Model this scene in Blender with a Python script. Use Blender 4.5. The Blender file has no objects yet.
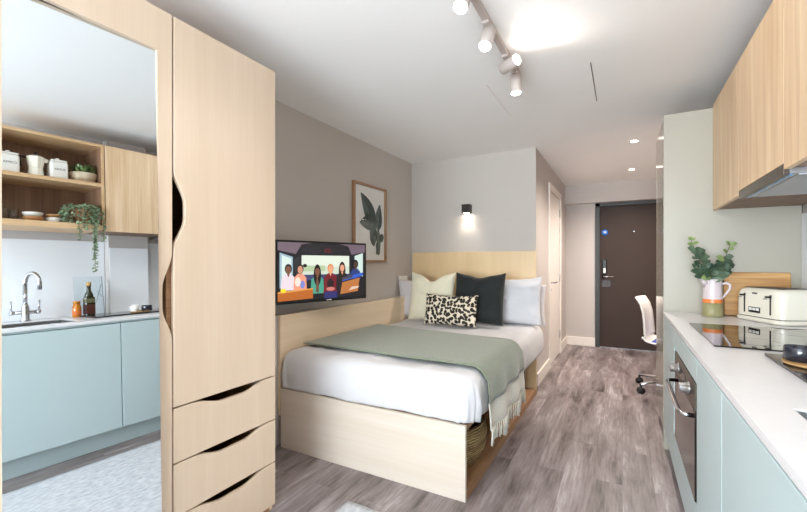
import bpy, bmesh, math, random
from mathutils import Vector, Matrix, noise
R = random.Random(7)
sc = bpy.context.scene
col = sc.collection
PI = math.pi

# ------------------------------------------------------------------ helpers
def lin(c):
    out = []
    for v in c:
        v = v / 255.0
        out.append(v / 12.92 if v <= 0.04045 else ((v + 0.055) / 1.055) ** 2.4)
    return tuple(out) + (1.0,)

def nt(name):
    m = bpy.data.materials.new(name)
    m.use_nodes = True
    t = m.node_tree
    b = t.nodes['Principled BSDF']
    return m, t, b

def mat(name, c, rough=0.5, metal=0.0, var=0.0, scale=8.0, stretch=(1, 1, 1), bump=0.0, coat=0.0, c2=None, spec=0.5, sheen=0.0):
    m, t, b = nt(name)
    b.inputs['Roughness'].default_value = rough
    b.inputs['Metallic'].default_value = metal
    b.inputs['Coat Weight'].default_value = coat
    b.inputs['Specular IOR Level'].default_value = spec
    b.inputs['Sheen Weight'].default_value = sheen
    L = t.links
    tc = t.nodes.new('ShaderNodeTexCoord')
    mp = t.nodes.new('ShaderNodeMapping')
    mp.inputs['Scale'].default_value = stretch
    L.new(tc.outputs['Object'], mp.inputs[0])
    nz = t.nodes.new('ShaderNodeTexNoise')
    nz.inputs['Scale'].default_value = scale
    nz.inputs['Detail'].default_value = 5
    L.new(mp.outputs[0], nz.inputs[0])
    rp = t.nodes.new('ShaderNodeValToRGB')
    a = lin(c)
    if c2 is None:
        k = 1 - var
        d = (a[0] * k, a[1] * k, a[2] * k, 1)
    else:
        d = lin(c2)
    rp.color_ramp.elements[0].position = 0.3
    rp.color_ramp.elements[0].color = d
    rp.color_ramp.elements[1].position = 0.7
    rp.color_ramp.elements[1].color = a
    L.new(nz.outputs[0], rp.inputs[0])
    L.new(rp.outputs[0], b.inputs['Base Color'])
    if bump:
        bp = t.nodes.new('ShaderNodeBump')
        bp.inputs['Strength'].default_value = bump
        bp.inputs['Distance'].default_value = 0.01
        L.new(nz.outputs[0], bp.inputs['Height'])
        L.new(bp.outputs[0], b.inputs['Normal'])
    return m

def wood(name, c, c2, scale=1.0, axis='z', rough=0.45, contrast=(0.35, 0.7)):
    m, t, b = nt(name)
    L = t.links
    b.inputs['Roughness'].default_value = rough
    tc = t.nodes.new('ShaderNodeTexCoord')
    mp = t.nodes.new('ShaderNodeMapping')
    s = [14 * scale] * 3
    s['xyz'.index(axis)] = 0.7 * scale
    mp.inputs['Scale'].default_value = s
    L.new(tc.outputs['Object'], mp.inputs[0])
    n1 = t.nodes.new('ShaderNodeTexNoise')
    n1.inputs['Scale'].default_value = 1.0
    n1.inputs['Detail'].default_value = 6
    n1.inputs['Distortion'].default_value = 0.6
    L.new(mp.outputs[0], n1.inputs[0])
    mp2 = t.nodes.new('ShaderNodeMapping')
    s2 = [90 * scale] * 3
    s2['xyz'.index(axis)] = 2.5 * scale
    mp2.inputs['Scale'].default_value = s2
    L.new(tc.outputs['Object'], mp2.inputs[0])
    n2 = t.nodes.new('ShaderNodeTexNoise')
    n2.inputs['Scale'].default_value = 1.0
    n2.inputs['Detail'].default_value = 3
    L.new(mp2.outputs[0], n2.inputs[0])
    mx = t.nodes.new('ShaderNodeMath')
    mx.operation = 'MULTIPLY_ADD'
    mx.inputs[1].default_value = 0.35
    L.new(n2.outputs[0], mx.inputs[0])
    ad = t.nodes.new('ShaderNodeMath')
    ad.operation = 'MULTIPLY'
    ad.inputs[1].default_value = 0.65
    L.new(n1.outputs[0], ad.inputs[0])
    L.new(ad.outputs[0], mx.inputs[2])
    rp = t.nodes.new('ShaderNodeValToRGB')
    rp.color_ramp.elements[0].position = contrast[0]
    rp.color_ramp.elements[0].color = lin(c2)
    rp.color_ramp.elements[1].position = contrast[1]
    rp.color_ramp.elements[1].color = lin(c)
    L.new(mx.outputs[0], rp.inputs[0])
    L.new(rp.outputs[0], b.inputs['Base Color'])
    return m

def emit(name, c, s):
    m, t, b = nt(name)
    b.inputs['Base Color'].default_value = lin(c)
    b.inputs['Emission Color'].default_value = lin(c)
    b.inputs['Emission Strength'].default_value = s
    return m

def attr_mat(name, emission=0.0, rough=0.6):
    m, t, b = nt(name)
    a = t.nodes.new('ShaderNodeVertexColor')
    a.layer_name = 'col'
    b.inputs['Roughness'].default_value = rough
    if emission:
        b.inputs['Base Color'].default_value = (0.01, 0.01, 0.01, 1)
        t.links.new(a.outputs[0], b.inputs['Emission Color'])
        b.inputs['Emission Strength'].default_value = emission
    else:
        t.links.new(a.outputs[0], b.inputs['Base Color'])
    return m

def glass_mat(name, tint=(1, 1, 1, 1), refl=0.12, rough=0.02):
    m, t, b = nt(name)
    t.nodes.remove(b)
    out = t.nodes['Material Output']
    tr = t.nodes.new('ShaderNodeBsdfTransparent')
    tr.inputs[0].default_value = tint
    gl = t.nodes.new('ShaderNodeBsdfGlossy')
    gl.inputs['Roughness'].default_value = rough
    fr = t.nodes.new('ShaderNodeFresnel')
    fr.inputs[0].default_value = 1.45
    mx = t.nodes.new('ShaderNodeMixShader')
    ge = t.nodes.new('ShaderNodeNewGeometry')
    iv = t.nodes.new('ShaderNodeMath'); iv.operation = 'SUBTRACT'; iv.inputs[0].default_value = 1.0
    mu = t.nodes.new('ShaderNodeMath'); mu.operation = 'MULTIPLY'
    t.links.new(ge.outputs['Backfacing'], iv.inputs[1])
    t.links.new(fr.outputs[0], mu.inputs[0]); t.links.new(iv.outputs[0], mu.inputs[1])
    t.links.new(mu.outputs[0], mx.inputs[0])
    t.links.new(tr.outputs[0], mx.inputs[1])
    t.links.new(gl.outputs[0], mx.inputs[2])
    t.links.new(mx.outputs[0], out.inputs[0])
    return m

def wm(o):
    m = o.matrix_basis.copy()
    while o.parent:
        o = o.parent
        m = o.matrix_basis @ m
    return m

class MB:
    """collects shapes (world coordinates) that become one mesh object"""
    def __init__(s):
        s.b = bmesh.new()
        s.colr = {}
    def _faces(s, vs, fs, M=None, smooth=False, color=None):
        vv = [s.b.verts.new(M @ Vector(v) if M else Vector(v)) for v in vs]
        out = []
        for f in fs:
            try:
                ff = s.b.faces.new([vv[i] for i in f])
            except ValueError:
                continue
            ff.smooth = smooth
            out.append(ff)
            if color is not None:
                s.colr[ff] = color
        return vv, out
    def box(s, x0, x1, y0, y1, z0, z1, M=None, bevel=0.0, seg=2):
        vs = [(x, y, z) for x in (x0, x1) for y in (y0, y1) for z in (z0, z1)]
        fs = [(0, 1, 3, 2), (4, 6, 7, 5), (0, 4, 5, 1), (2, 3, 7, 6), (0, 2, 6, 4), (1, 5, 7, 3)]
        vv, ff = s._faces(vs, fs, M)
        if bevel > 0:
            es = list({e for f in ff for e in f.edges})
            bmesh.ops.bevel(s.b, geom=es, offset=bevel, segments=seg, affect='EDGES', profile=0.5)
        return s
    def prism(s, pts, d0, d1, plane='yz', M=None, bevel=0.0):
        n = len(pts)
        def mk(p, d):
            if plane == 'yz': return (d, p[0], p[1])
            if plane == 'xz': return (p[0], d, p[1])
            return (p[0], p[1], d)
        vs = [mk(p, d0) for p in pts] + [mk(p, d1) for p in pts]
        fs = [tuple(range(n)), tuple(reversed(range(n, 2 * n)))]
        fs += [(i, i + n, (i + 1) % n + n, (i + 1) % n) for i in range(n)]
        s._faces(vs, fs, M)
        return s
    def lathe(s, prof, c=(0, 0, 0), n=32, M=None, cap=True, smooth=True, sx=1, sy=1):
        vs, fs = [], []
        for r, z in prof:
            for k in range(n):
                a = 2 * PI * k / n
                vs.append((c[0] + r * sx * math.cos(a), c[1] + r * sy * math.sin(a), c[2] + z))
        for i in range(len(prof) - 1):
            for k in range(n):
                k2 = (k + 1) % n
                fs.append((i * n + k, i * n + k2, (i + 1) * n + k2, (i + 1) * n + k))
        if cap:
            fs.append(tuple(reversed(range(n))))
            fs.append(tuple(range((len(prof) - 1) * n, len(prof) * n)))
        s._faces(vs, fs, M, smooth)
        return s
    def tube(s, pts, r, n=10, cap=True, smooth=True):
        pts = [Vector(p) for p in pts]
        rs = r if isinstance(r, (list, tuple)) else [r] * len(pts)
        vs, fs = [], []
        up = None
        for i, p in enumerate(pts):
            d = (pts[min(i + 1, len(pts) - 1)] - pts[max(i - 1, 0)]).normalized()
            if up is None:
                up = Vector((0, 0, 1)) if abs(d.z) < 0.9 else Vector((1, 0, 0))
            a = d.cross(up)
            if a.length < 1e-6: a = d.orthogonal()
            a.normalize()
            up = a.cross(d).normalized()
            for k in range(n):
                t = 2 * PI * k / n
                vs.append(p + rs[i] * (math.cos(t) * a + math.sin(t) * up))
        for i in range(len(pts) - 1):
            for k in range(n):
                k2 = (k + 1) % n
                fs.append((i * n + k, i * n + k2, (i + 1) * n + k2, (i + 1) * n + k))
        if cap:
            fs.append(tuple(reversed(range(n))))
            fs.append(tuple(range((len(pts) - 1) * n, len(pts) * n)))
        s._faces(vs, fs, None, smooth)
        return s
    def sphere(s, c, r, M=None, nu=16, nv=10, sc3=(1, 1, 1), smooth=True):
        prof = []
        for i in range(nv + 1):
            a = -PI / 2 + PI * i / nv
            prof.append((max(r * math.cos(a), 1e-4), r * math.sin(a)))
        vs, fs = [], []
        for rr, z in prof:
            for k in range(nu):
                a = 2 * PI * k / nu
                vs.append((c[0] + rr * sc3[0] * math.cos(a), c[1] + rr * sc3[1] * math.sin(a), c[2] + z * sc3[2]))
        for i in range(nv):
            for k in range(nu):
                k2 = (k + 1) % nu
                fs.append((i * nu + k, i * nu + k2, (i + 1) * nu + k2, (i + 1) * nu + k))
        fs.append(tuple(reversed(range(nu))))
        fs.append(tuple(range(nv * nu, (nv + 1) * nu)))
        s._faces(vs, fs, M, smooth)
        return s
    def grid(s, fn, nu, nv, smooth=True, M=None, wrap=False):
        vs, fs = [], []
        for i in range(nu + 1):
            for j in range(nv + 1):
                vs.append(fn(i / nu, j / nv))
        w = nv + 1
        for i in range(nu):
            for j in range(nv):
                fs.append((i * w + j, (i + 1) * w + j, (i + 1) * w + j + 1, i * w + j + 1))
        s._faces(vs, fs, M, smooth)
        return s
    def poly(s, pts, M=None, color=None):
        s._faces(pts, [tuple(range(len(pts)))], M, False, color)
        return s
    def leaf(s, p, d, nrm, l, w, color=None, cup=0.15):
        d = Vector(d).normalized(); nrm = Vector(nrm)
        sd = d.cross(nrm)
        if sd.length < 1e-4: sd = d.orthogonal()
        sd.normalize(); nrm = sd.cross(d).normalized()
        p = Vector(p)
        prof = [(0, .12), (.2, .75), (.5, 1.0), (.78, .7), (1, .05)]
        vs = []
        for a, b in prof:
            base = p + d * l * a
            up = nrm * (-cup * l * a * a)
            vs += [base + sd * w * .5 * b + up + nrm * cup * w * .5 * b, base + up, base - sd * w * .5 * b + up + nrm * cup * w * .5 * b]
        fs = []
        for i in range(4):
            for k in range(2):
                fs.append((i * 3 + k, i * 3 + k + 1, (i + 1) * 3 + k + 1, (i + 1) * 3 + k))
        s._faces(vs, fs, None, True, color)
        return s
    def build(s, name, m, parent=None, at=None, merge=False):
        if merge:
            bmesh.ops.remove_doubles(s.b, verts=s.b.verts, dist=1e-5)
        if not s.colr:
            bmesh.ops.recalc_face_normals(s.b, faces=s.b.faces)
        me = bpy.data.meshes.new(name)
        if parent is not None:
            T = wm(parent).inverted()
        else:
            if at is None:
                xs = [v.co for v in s.b.verts]
                at = Vector(((min(v.x for v in xs) + max(v.x for v in xs)) / 2, (min(v.y for v in xs) + max(v.y for v in xs)) / 2, min(v.z for v in xs)))
            T = Matrix.Translation(-Vector(at))
        s.b.transform(T)
        lay = None
        if s.colr:
            s.b.faces.ensure_lookup_table()
            lay = s.b.loops.layers.float_color.new('col')
            for f, c in s.colr.items():
                if f.is_valid:
                    for lp in f.loops:
                        lp[lay] = tuple(c[:3]) + (1.0,)
        s.b.to_mesh(me)
        s.b.free()
        o = bpy.data.objects.new(name, me)
        if isinstance(m, (list, tuple)):
            for q in m: me.materials.append(q)
        elif m: me.materials.append(m)
        col.objects.link(o)
        if parent is not None: o.parent = parent
        else: o.location = at
        return o

def tag(o, label, cat, group=None):
    o['label'] = label; o['category'] = cat
    if group: o['group'] = group
    return o

def thing(name, label, cat, loc=(0, 0, 0), rz=0.0, group=None):
    o = bpy.data.objects.new(name, None)
    o.empty_display_size = 0.1
    col.objects.link(o)
    o.location = loc; o.rotation_euler = (0, 0, rz)
    return tag(o, label, cat, group)

def struct(o, label=None, cat=None):
    o['kind'] = 'structure'
    if label: o['label'] = label
    if cat: o['category'] = cat
    return o

def part(o, label):
    o['label'] = label
    return o

def copy_tree(o, parent=None):
    c = o.copy(); col.objects.link(c)
    if parent is not None: c.parent = parent
    for ch in [x for x in bpy.data.objects if x.parent == o]:
        copy_tree(ch, c)
    return c

def smod(o, lv=1):
    m = o.modifiers.new('sub', 'SUBSURF'); m.levels = lv; m.render_levels = lv
    return o
def solid(o, t, off=-1):
    m = o.modifiers.new('solid', 'SOLIDIFY'); m.thickness = t; m.offset = off
    return o
def bev(o, w, seg=2):
    m = o.modifiers.new('bev', 'BEVEL'); m.width = w; m.segments = seg; m.limit_method = 'ANGLE'
    return o
def fbm(p, o=4):
    return noise.fractal(Vector(p), 1.0, 2.0, o)

# ------------------------------------------------------------------ materials
M = {}
M['wall'] = mat('grey_beige_paint', (190, 182, 174), 0.85, var=0.03, scale=3)
M['wallw'] = mat('pale_wall_paint', (192, 184, 179), 0.85, var=0.03, scale=3)
M['ceil'] = mat('white_ceiling_paint', (242, 240, 238), 0.9, var=0.02, scale=2)
M['trim'] = mat('white_trim_paint', (232, 224, 216), 0.5, var=0.02)
M['birch'] = wood('pale_birch_veneer', (208, 187, 165), (200, 178, 154), 1.0, 'z', 0.42)
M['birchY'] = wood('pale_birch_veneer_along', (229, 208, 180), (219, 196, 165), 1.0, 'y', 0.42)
M['birchX'] = wood('daylit_birch_veneer_across', (206, 194, 181), (198, 184, 168), 1.0, 'x', 0.42)  # foot panel birch, its colour greyed to carry the cool daylight
M['ply'] = wood('plywood_edge', (176, 136, 98), (140, 100, 68), 2.0, 'y', 0.55)
M['head'] = wood('honey_birch_veneer', (222, 193, 150), (213, 183, 138), 1.0, 'z', 0.42)
M['oak'] = wood('light_oak_veneer', (240, 212, 177), (214, 177, 136), 1.3, 'z', 0.45, (0.36, 0.64))
M['oakd'] = wood('shaded_brown_oak', (142, 108, 82), (112, 82, 62), 0.9, 'z', 0.5, (0.36, 0.62))  # brown oak darkened further: shade of the shelf interior put into the colour
M['oaky'] = wood('light_oak_edge', (222, 190, 150), (200, 160, 115), 0.9, 'y', 0.45)
M['sage'] = mat('pale_sage_laminate', (190, 207, 209), 0.35, var=0.02, scale=2)
M['sageg'] = mat('pale_sage_panel', (172, 166, 152), 0.38, var=0.02, scale=2)
M['sages'] = mat('satin_sage_door', (174, 168, 155), 0.16, var=0.02, scale=2)
M['quartz'] = mat('white_quartz', (231, 230, 232), 0.22, var=0.03, scale=30)
M['splash'] = mat('white_splashback', (240, 242, 246), 0.12, var=0.01)
M['steel'] = mat('brushed_steel', (190, 190, 192), 0.28, 1.0, var=0.1, scale=40, stretch=(1, 12, 1))
M['chrome'] = mat('chrome', (205, 206, 210), 0.08, 1.0)
M['dsteel'] = mat('brown_grey_steel', (100, 90, 80), 0.32, 0.75, var=0.1, scale=40)
M['mirror'] = mat('mirror_silver', (224, 230, 233), 0.0, 1.0)
M['black'] = mat('black_plastic', (18, 18, 20), 0.4, var=0.1)
M['blackg'] = mat('black_glass', (10, 10, 12), 0.03, var=0.0, coat=0.3)
M['oveng'] = mat('smoked_oven_glass', (34, 26, 22), 0.10, coat=0.0, spec=0.35)
M['dark'] = mat('dark_bronze', (52, 44, 40), 0.4, 0.3)
M['doorb'] = mat('brown_grey_door_laminate', (60, 47, 42), 0.6, var=0.05, scale=3, spec=.25)
M['frameb'] = mat('charcoal_door_frame', (52, 55, 55), 0.5)
M['white'] = mat('white_plastic', (236, 234, 230), 0.35)
M['cream'] = mat('cream_enamel', (238, 232, 216), 0.2, coat=0.4)
M['creamc'] = mat('cream_ceramic', (236, 232, 224), 0.3, var=0.03)
M['linen'] = mat('white_cotton', (202, 201, 204), 0.9, var=0.02, scale=60, bump=0.08, sheen=0.2)
M['linenp'] = mat('offwhite_cotton', (210, 203, 203), 0.9, var=0.03, scale=60, bump=0.08, sheen=0.2)
M['throw'] = mat('sage_green_wool', (126, 133, 111), 0.95, scale=120, bump=0.3, c2=(98, 106, 86), sheen=0.4)
M['throwc'] = mat('cream_wool', (218, 214, 202), 0.95, scale=120, bump=0.3, c2=(196, 190, 176), sheen=0.3)
M['cushc'] = mat('cream_cotton_cushion', (226, 218, 192), 0.95, var=0.06, scale=90, bump=0.15, sheen=0.3)
M['cushg'] = mat('dark_green_velvet', (14, 21, 20), 0.8, var=0.3, scale=10, sheen=0.1)
M['matt'] = mat('grey_mattress_ticking', (120, 116, 116), 0.9, var=0.05, scale=40)
M['navy'] = mat('navy_glaze', (30, 34, 46), 0.18, coat=0.4)
M['bamboo'] = wood('bamboo_board', (212, 166, 106), (170, 120, 64), 2.6, 'x', 0.45, (.38, .62))
M['trayw'] = wood('acacia_tray', (206, 168, 112), (170, 128, 80), 2.0, 'y', 0.5)
M['granite'] = mat('black_granite', (24, 24, 26), 0.12, scale=160, c2=(54, 54, 58), coat=0.0, spec=0.3)
M['leafd'] = mat('eucalyptus_leaf', (96, 116, 88), 0.5, scale=14, c2=(50, 74, 58))
M['leafl'] = mat('young_leaf', (150, 168, 104), 0.5, scale=20, c2=(116, 140, 84))
M['leafv'] = mat('variegated_leaf', (152, 170, 134), 0.5, scale=30, c2=(92, 118, 86))
M['leafs'] = mat('succulent_leaf', (110, 132, 70), 0.45, scale=30, c2=(52, 76, 42))
M['stem'] = mat('brown_stem', (112, 96, 70), 0.7, var=0.2)
M['soil'] = mat('soil', (52, 40, 32), 0.95, var=0.4, scale=60)
M['blue'] = mat('blue_fabric', (44, 62, 150), 0.8, var=0.1)
M['signb'] = mat('blue_sign', (38, 110, 196), 0.4)
M['amber'] = mat('amber_honey', (206, 130, 26), 0.1, coat=0.6, c2=(180, 96, 14))
M['bottle'] = mat('dark_green_glass', (44, 44, 18), 0.06, coat=0.6)
M['labelo'] = mat('olive_label', (112, 108, 78), 0.6, var=0.25, scale=40)
M['labelr'] = mat('oxblood_label', (84, 34, 26), 0.6, var=0.25, scale=40)
M['cork'] = mat('gold_cap', (190, 150, 90), 0.4, 0.3)
M['stone'] = mat('stone_bowl', (214, 198, 172), 0.8, scale=18, c2=(180, 160, 132), bump=0.15)
M['woodb'] = wood('bowl_wood', (190, 140, 92), (158, 110, 68), 2.0, 'x', 0.5)
M['glass'] = glass_mat('clear_glass', (0.97, 0.98, 0.98, 1))
M['glassb'] = glass_mat('pale_glass', (0.93, 0.96, 0.97, 1))
M['bulb'] = emit('warm_lamp_lens', (255, 240, 222), 30)
M['bulb2'] = emit('downlight_lens', (255, 236, 214), 14)
M['track'] = mat('backlit_track_metal', (186, 174, 168), 0.4, 0.0)  # white metal toned down, backlight shade put into its colour
M['ink'] = mat('dark_ink', (60, 56, 54), 0.7)
M['bluerefl'] = mat('blue_reflection_paint', (108, 160, 204), 0.25)  # flat colour standing for a blue reflection under the hood
M['lilac'] = mat('lilac_glaze', (214, 200, 202), 0.3, var=0.04, scale=20)
M['orange'] = mat('orange_glaze', (226, 126, 60), 0.3)
M['olive'] = mat('olive_glaze', (156, 150, 108), 0.35, var=0.08, scale=20)

# floor: grey distressed planks running down the room
m, t, b = nt('grey_plank_vinyl'); L = t.links
tc = t.nodes.new('ShaderNodeTexCoord'); mp = t.nodes.new('ShaderNodeMapping')
mp.inputs['Rotation'].default_value = (0, 0, PI / 2)
L.new(tc.outputs['Object'], mp.inputs[0])
br = t.nodes.new('ShaderNodeTexBrick')
br.offset = 0.37; br.inputs['Scale'].default_value = 1.0
br.inputs['Brick Width'].default_value = 1.25; br.inputs['Row Height'].default_value = 0.15
br.inputs['Mortar Size'].default_value = 0.0012; br.inputs['Mortar Smooth'].default_value = 0.3; br.inputs['Bias'].default_value = 0.0
br.inputs['Color1'].default_value = (0.25, 0.25, 0.25, 1); br.inputs['Color2'].default_value = (0.75, 0.75, 0.75, 1)
br.inputs['Mortar'].default_value = (0.1, 0.1, 0.1, 1)
L.new(mp.outputs[0], br.inputs[0])
mp2 = t.nodes.new('ShaderNodeMapping'); mp2.inputs['Scale'].default_value = (9, 1.5, 1)
L.new(tc.outputs['Object'], mp2.inputs[0])
va = t.nodes.new('ShaderNodeVectorMath'); va.operation = 'MULTIPLY_ADD'
va.inputs[1].default_value = (7, 7, 7)
L.new(br.outputs['Color'], va.inputs[0]); L.new(mp2.outputs[0], va.inputs[2])
n1 = t.nodes.new('ShaderNodeTexNoise'); n1.inputs['Scale'].default_value = 1.0; n1.inputs['Detail'].default_value = 8; n1.inputs['Roughness'].default_value = 0.62
n1.inputs['Distortion'].default_value = 0.4
L.new(va.outputs[0], n1.inputs[0])
mp3 = t.nodes.new('ShaderNodeMapping'); mp3.inputs['Scale'].default_value = (70, 4.5, 1)
L.new(tc.outputs['Object'], mp3.inputs[0])
n2 = t.nodes.new('ShaderNodeTexNoise'); n2.inputs['Scale'].default_value = 1.0; n2.inputs['Detail'].default_value = 6; n2.inputs['Roughness'].default_value = 0.7
L.new(mp3.outputs[0], n2.inputs[0])
mixn = t.nodes.new('ShaderNodeMix'); mixn.inputs[0].default_value = 0.33
L.new(n1.outputs[0], mixn.inputs[2]); L.new(n2.outputs[0], mixn.inputs[3])
rp = t.nodes.new('ShaderNodeValToRGB')
e = rp.color_ramp.elements
e[0].position = 0.36; e[0].color = lin((66, 57, 56))
e[1].position = 0.63; e[1].color = lin((172, 164, 165))
x = e.new(0.44); x.color = lin((112, 101, 100))
x = e.new(0.56); x.color = lin((142, 132, 132))
L.new(mixn.outputs[0], rp.inputs[0])
mxr = t.nodes.new('ShaderNodeMix'); mxr.data_type = 'RGBA'; mxr.blend_type = 'OVERLAY'
mxr.inputs[0].default_value = 0.25
L.new(rp.outputs[0], mxr.inputs[6]); L.new(br.outputs['Color'], mxr.inputs[7])
L.new(mxr.outputs[2], b.inputs['Base Color'])
b.inputs['Roughness'].default_value = 0.38
bp = t.nodes.new('ShaderNodeBump'); bp.inputs['Strength'].default_value = 0.12; bp.inputs['Distance'].default_value = 0.005
L.new(n1.outputs[0], bp.inputs['Height']); L.new(bp.outputs[0], b.inputs['Normal'])
M['floor'] = m

# rug: pale blue grey, mottled weave
M['rug'] = mat('pale_woven_rug', (204, 205, 208), 0.95, scale=22, stretch=(2.2, 1, 1), bump=0.5, c2=(170, 173, 180))

# leopard print
m, t, b = nt('leopard_print'); L = t.links
b.inputs['Roughness'].default_value = 0.9
tc = t.nodes.new('ShaderNodeTexCoord')
nz = t.nodes.new('ShaderNodeTexNoise'); nz.inputs['Scale'].default_value = 22
L.new(tc.outputs['Object'], nz.inputs[0])
vm = t.nodes.new('ShaderNodeVectorMath'); vm.operation = 'MULTIPLY_ADD'; vm.inputs[1].default_value = (0.035, 0.035, 0.035)
L.new(nz.outputs[1], vm.inputs[0]); L.new(tc.outputs['Object'], vm.inputs[2])
mpl = t.nodes.new('ShaderNodeMapping'); mpl.inputs['Rotation'].default_value = (PI / 2, 0, 0)
L.new(vm.outputs[0], mpl.inputs[0])
vo = t.nodes.new('ShaderNodeTexVoronoi'); vo.voronoi_dimensions = '2D'; vo.inputs['Scale'].default_value = 33; vo.inputs['Randomness'].default_value = 0.8
L.new(mpl.outputs[0], vo.inputs[0])
rp = t.nodes.new('ShaderNodeValToRGB'); rp.color_ramp.interpolation = 'EASE'
e = rp.color_ramp.elements
e[0].position = 0.0; e[0].color = lin((70, 52, 36))
e[1].position = 0.62; e[1].color = lin((214, 202, 182))
x = e.new(0.16); x.color = lin((26, 22, 20))
x = e.new(0.40); x.color = lin((24, 21, 19))
x = e.new(0.50); x.color = lin((206, 192, 168))
L.new(vo.outputs['Distance'], rp.inputs[0]); L.new(rp.outputs[0], b.inputs['Base Color'])
M['leopard'] = m

# wicker
m, t, b = nt('woven_seagrass'); L = t.links
b.inputs['Roughness'].default_value = 0.85
tc = t.nodes.new('ShaderNodeTexCoord')
wv = t.nodes.new('ShaderNodeTexWave'); wv.bands_direction = 'Z'; wv.inputs['Scale'].default_value = 22; wv.inputs['Distortion'].default_value = 3; wv.inputs['Detail'].default_value = 2
L.new(tc.outputs['Object'], wv.inputs[0])
rp = t.nodes.new('ShaderNodeValToRGB')
rp.color_ramp.elements[0].color = lin((120, 92, 56)); rp.color_ramp.elements[1].color = lin((206, 176, 124))
L.new(wv.outputs[1], rp.inputs[0]); L.new(rp.outputs[0], b.inputs['Base Color'])
bp = t.nodes.new('ShaderNodeBump'); bp.inputs['Strength'].default_value = 0.8; bp.inputs['Distance'].default_value = 0.01
L.new(wv.outputs[1], bp.inputs['Height']); L.new(bp.outputs[0], b.inputs['Normal'])
M['wicker'] = m

# ------------------------------------------------------------------ camera
cam = bpy.data.cameras.new('camera')
co = bpy.data.objects.new('camera', cam); col.objects.link(co)
cam.sensor_width = 36.0; cam.lens = 400.5 / 807 * 36.0
cam.shift_y = 6.65 / 807
cam.clip_start = 0.02
co.location = (0, 0, 1.22); co.rotation_euler = (PI / 2, 0, math.radians(28.67))
sc.camera = co

# ------------------------------------------------------------------ setting
XL, XR, ZC = -2.12, 0.93, 2.35
YB, YH, YD = -2.90, 4.07, 6.44        # window wall, wall behind the bed head, entrance wall
XB = -0.745                           # bathroom side wall
struct(MB().box(XL - .15, XR + .15, YB - .15, YD + .2, -.12, 0).build('floor', M['floor'], at=(0, 0, 0)))
struct(MB().box(XL - .15, XR + .15, YB - .15, YD + .2, ZC, ZC + .12).build('ceiling', M['ceil']))
struct(MB().box(XL - .12, XL, YB - .12, YH + .1, 0, ZC).build('wall_left', M['wall']))
struct(MB().box(XR, XR + .12, YB - .12, YD + .12, 0, ZC).build('wall_right', M['wallw']))
struct(MB().box(XL, XB, YH, YH + .12, 0, ZC).build('wall_bedhead', M['wall']))
DY0, DY1, DZ = 4.90, 5.74, 2.07       # bathroom door opening
w = MB().box(XB - .12, XB, YH + .12, DY0 - .0, 0, ZC).box(XB - .12, XB, DY1, YD, 0, ZC).box(XB - .12, XB, DY0, DY1, DZ, ZC)
struct(w.build('wall_bathroom', M['wallw']))
EX0, EX1, EZ = -.335, .62, 2.075      # entrance opening
w = MB().box(XB - .12, EX0, YD, YD + .14, 0, ZC).box(EX1, XR, YD, YD + .14, 0, ZC).box(EX0, EX1, YD, YD + .14, EZ, ZC)
struct(w.build('wall_entrance', M['wallw']))
struct(MB().box(XB, XR, YD - .12, YD, EZ + .004, ZC).build('trim_1', M['wallw']), 'painted soffit box running above the dark entrance door', 'soffit')
# low boxed-out part of the left wall beside the bed
struct(MB().box(XL, -2.022, 1.43, YH, 0, .862).build('trim_2', M['wall']), 'grey boxed-out lower wall behind the bed side panel', 'wall boxing')
# window wall behind the viewer
WX0, WX1, WZ0, WZ1 = -1.75, .55, .25, 2.18
w = MB().box(XL, WX0, YB - .12, YB, 0, ZC).box(WX1, XR, YB - .12, YB, 0, ZC).box(WX0, WX1, YB - .12, YB, 0, WZ0).box(WX0, WX1, YB - .12, YB, WZ1, ZC)
struct(w.build('wall_back', M['wallw']))
w1 = MB()
for a, bb in ((WX0, WX0 + .05), (WX1 - .05, WX1), (-.625, -.575)):
    w1.box(a, bb, YB - .09, YB - .03, WZ0, WZ1)
w1.box(WX0, WX1, YB - .09, YB - .03, WZ0, WZ0 + .05).box(WX0, WX1, YB - .09, YB - .03, WZ1 - .05, WZ1)
w1o = struct(w1.build('window_1', M['frameb']))
MB().box(WX0 + .05, -.625, YB - .065, YB - .058, WZ0 + .05, WZ1 - .05).build('pane', M['glass'], w1o)
MB().box(-.575, WX1 - .05, YB - .065, YB - .058, WZ0 + .05, WZ1 - .05).build('pane', M['glass'], w1o)
# boxed-in pier on the kitchen wall and the wall facing behind the worktop
struct(MB().box(.845, XR, 1.545, 1.845, .9, ZC).build('wall_pier', M['wallw']))
struct(MB().box(.909, XR, 1.85, 3.115, .9, ZC).build('wall_kitchen', M['wallw']))
# baseboards
def skirting(name, x0, x1, y0, y1):
    return struct(MB().box(x0, x1, y0, y1, 0, .125, bevel=.004).build(name, M['trim']))
skirting('baseboard_entrance', XB, EX0 - .012, YD - .018, YD)
skirting('baseboard_bathroom', XB, XB + .018, YH + .02, DY0 - .075)
skirting('baseboard_hall', XB, XB + .018, DY1 + .075, YD - .018)

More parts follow.
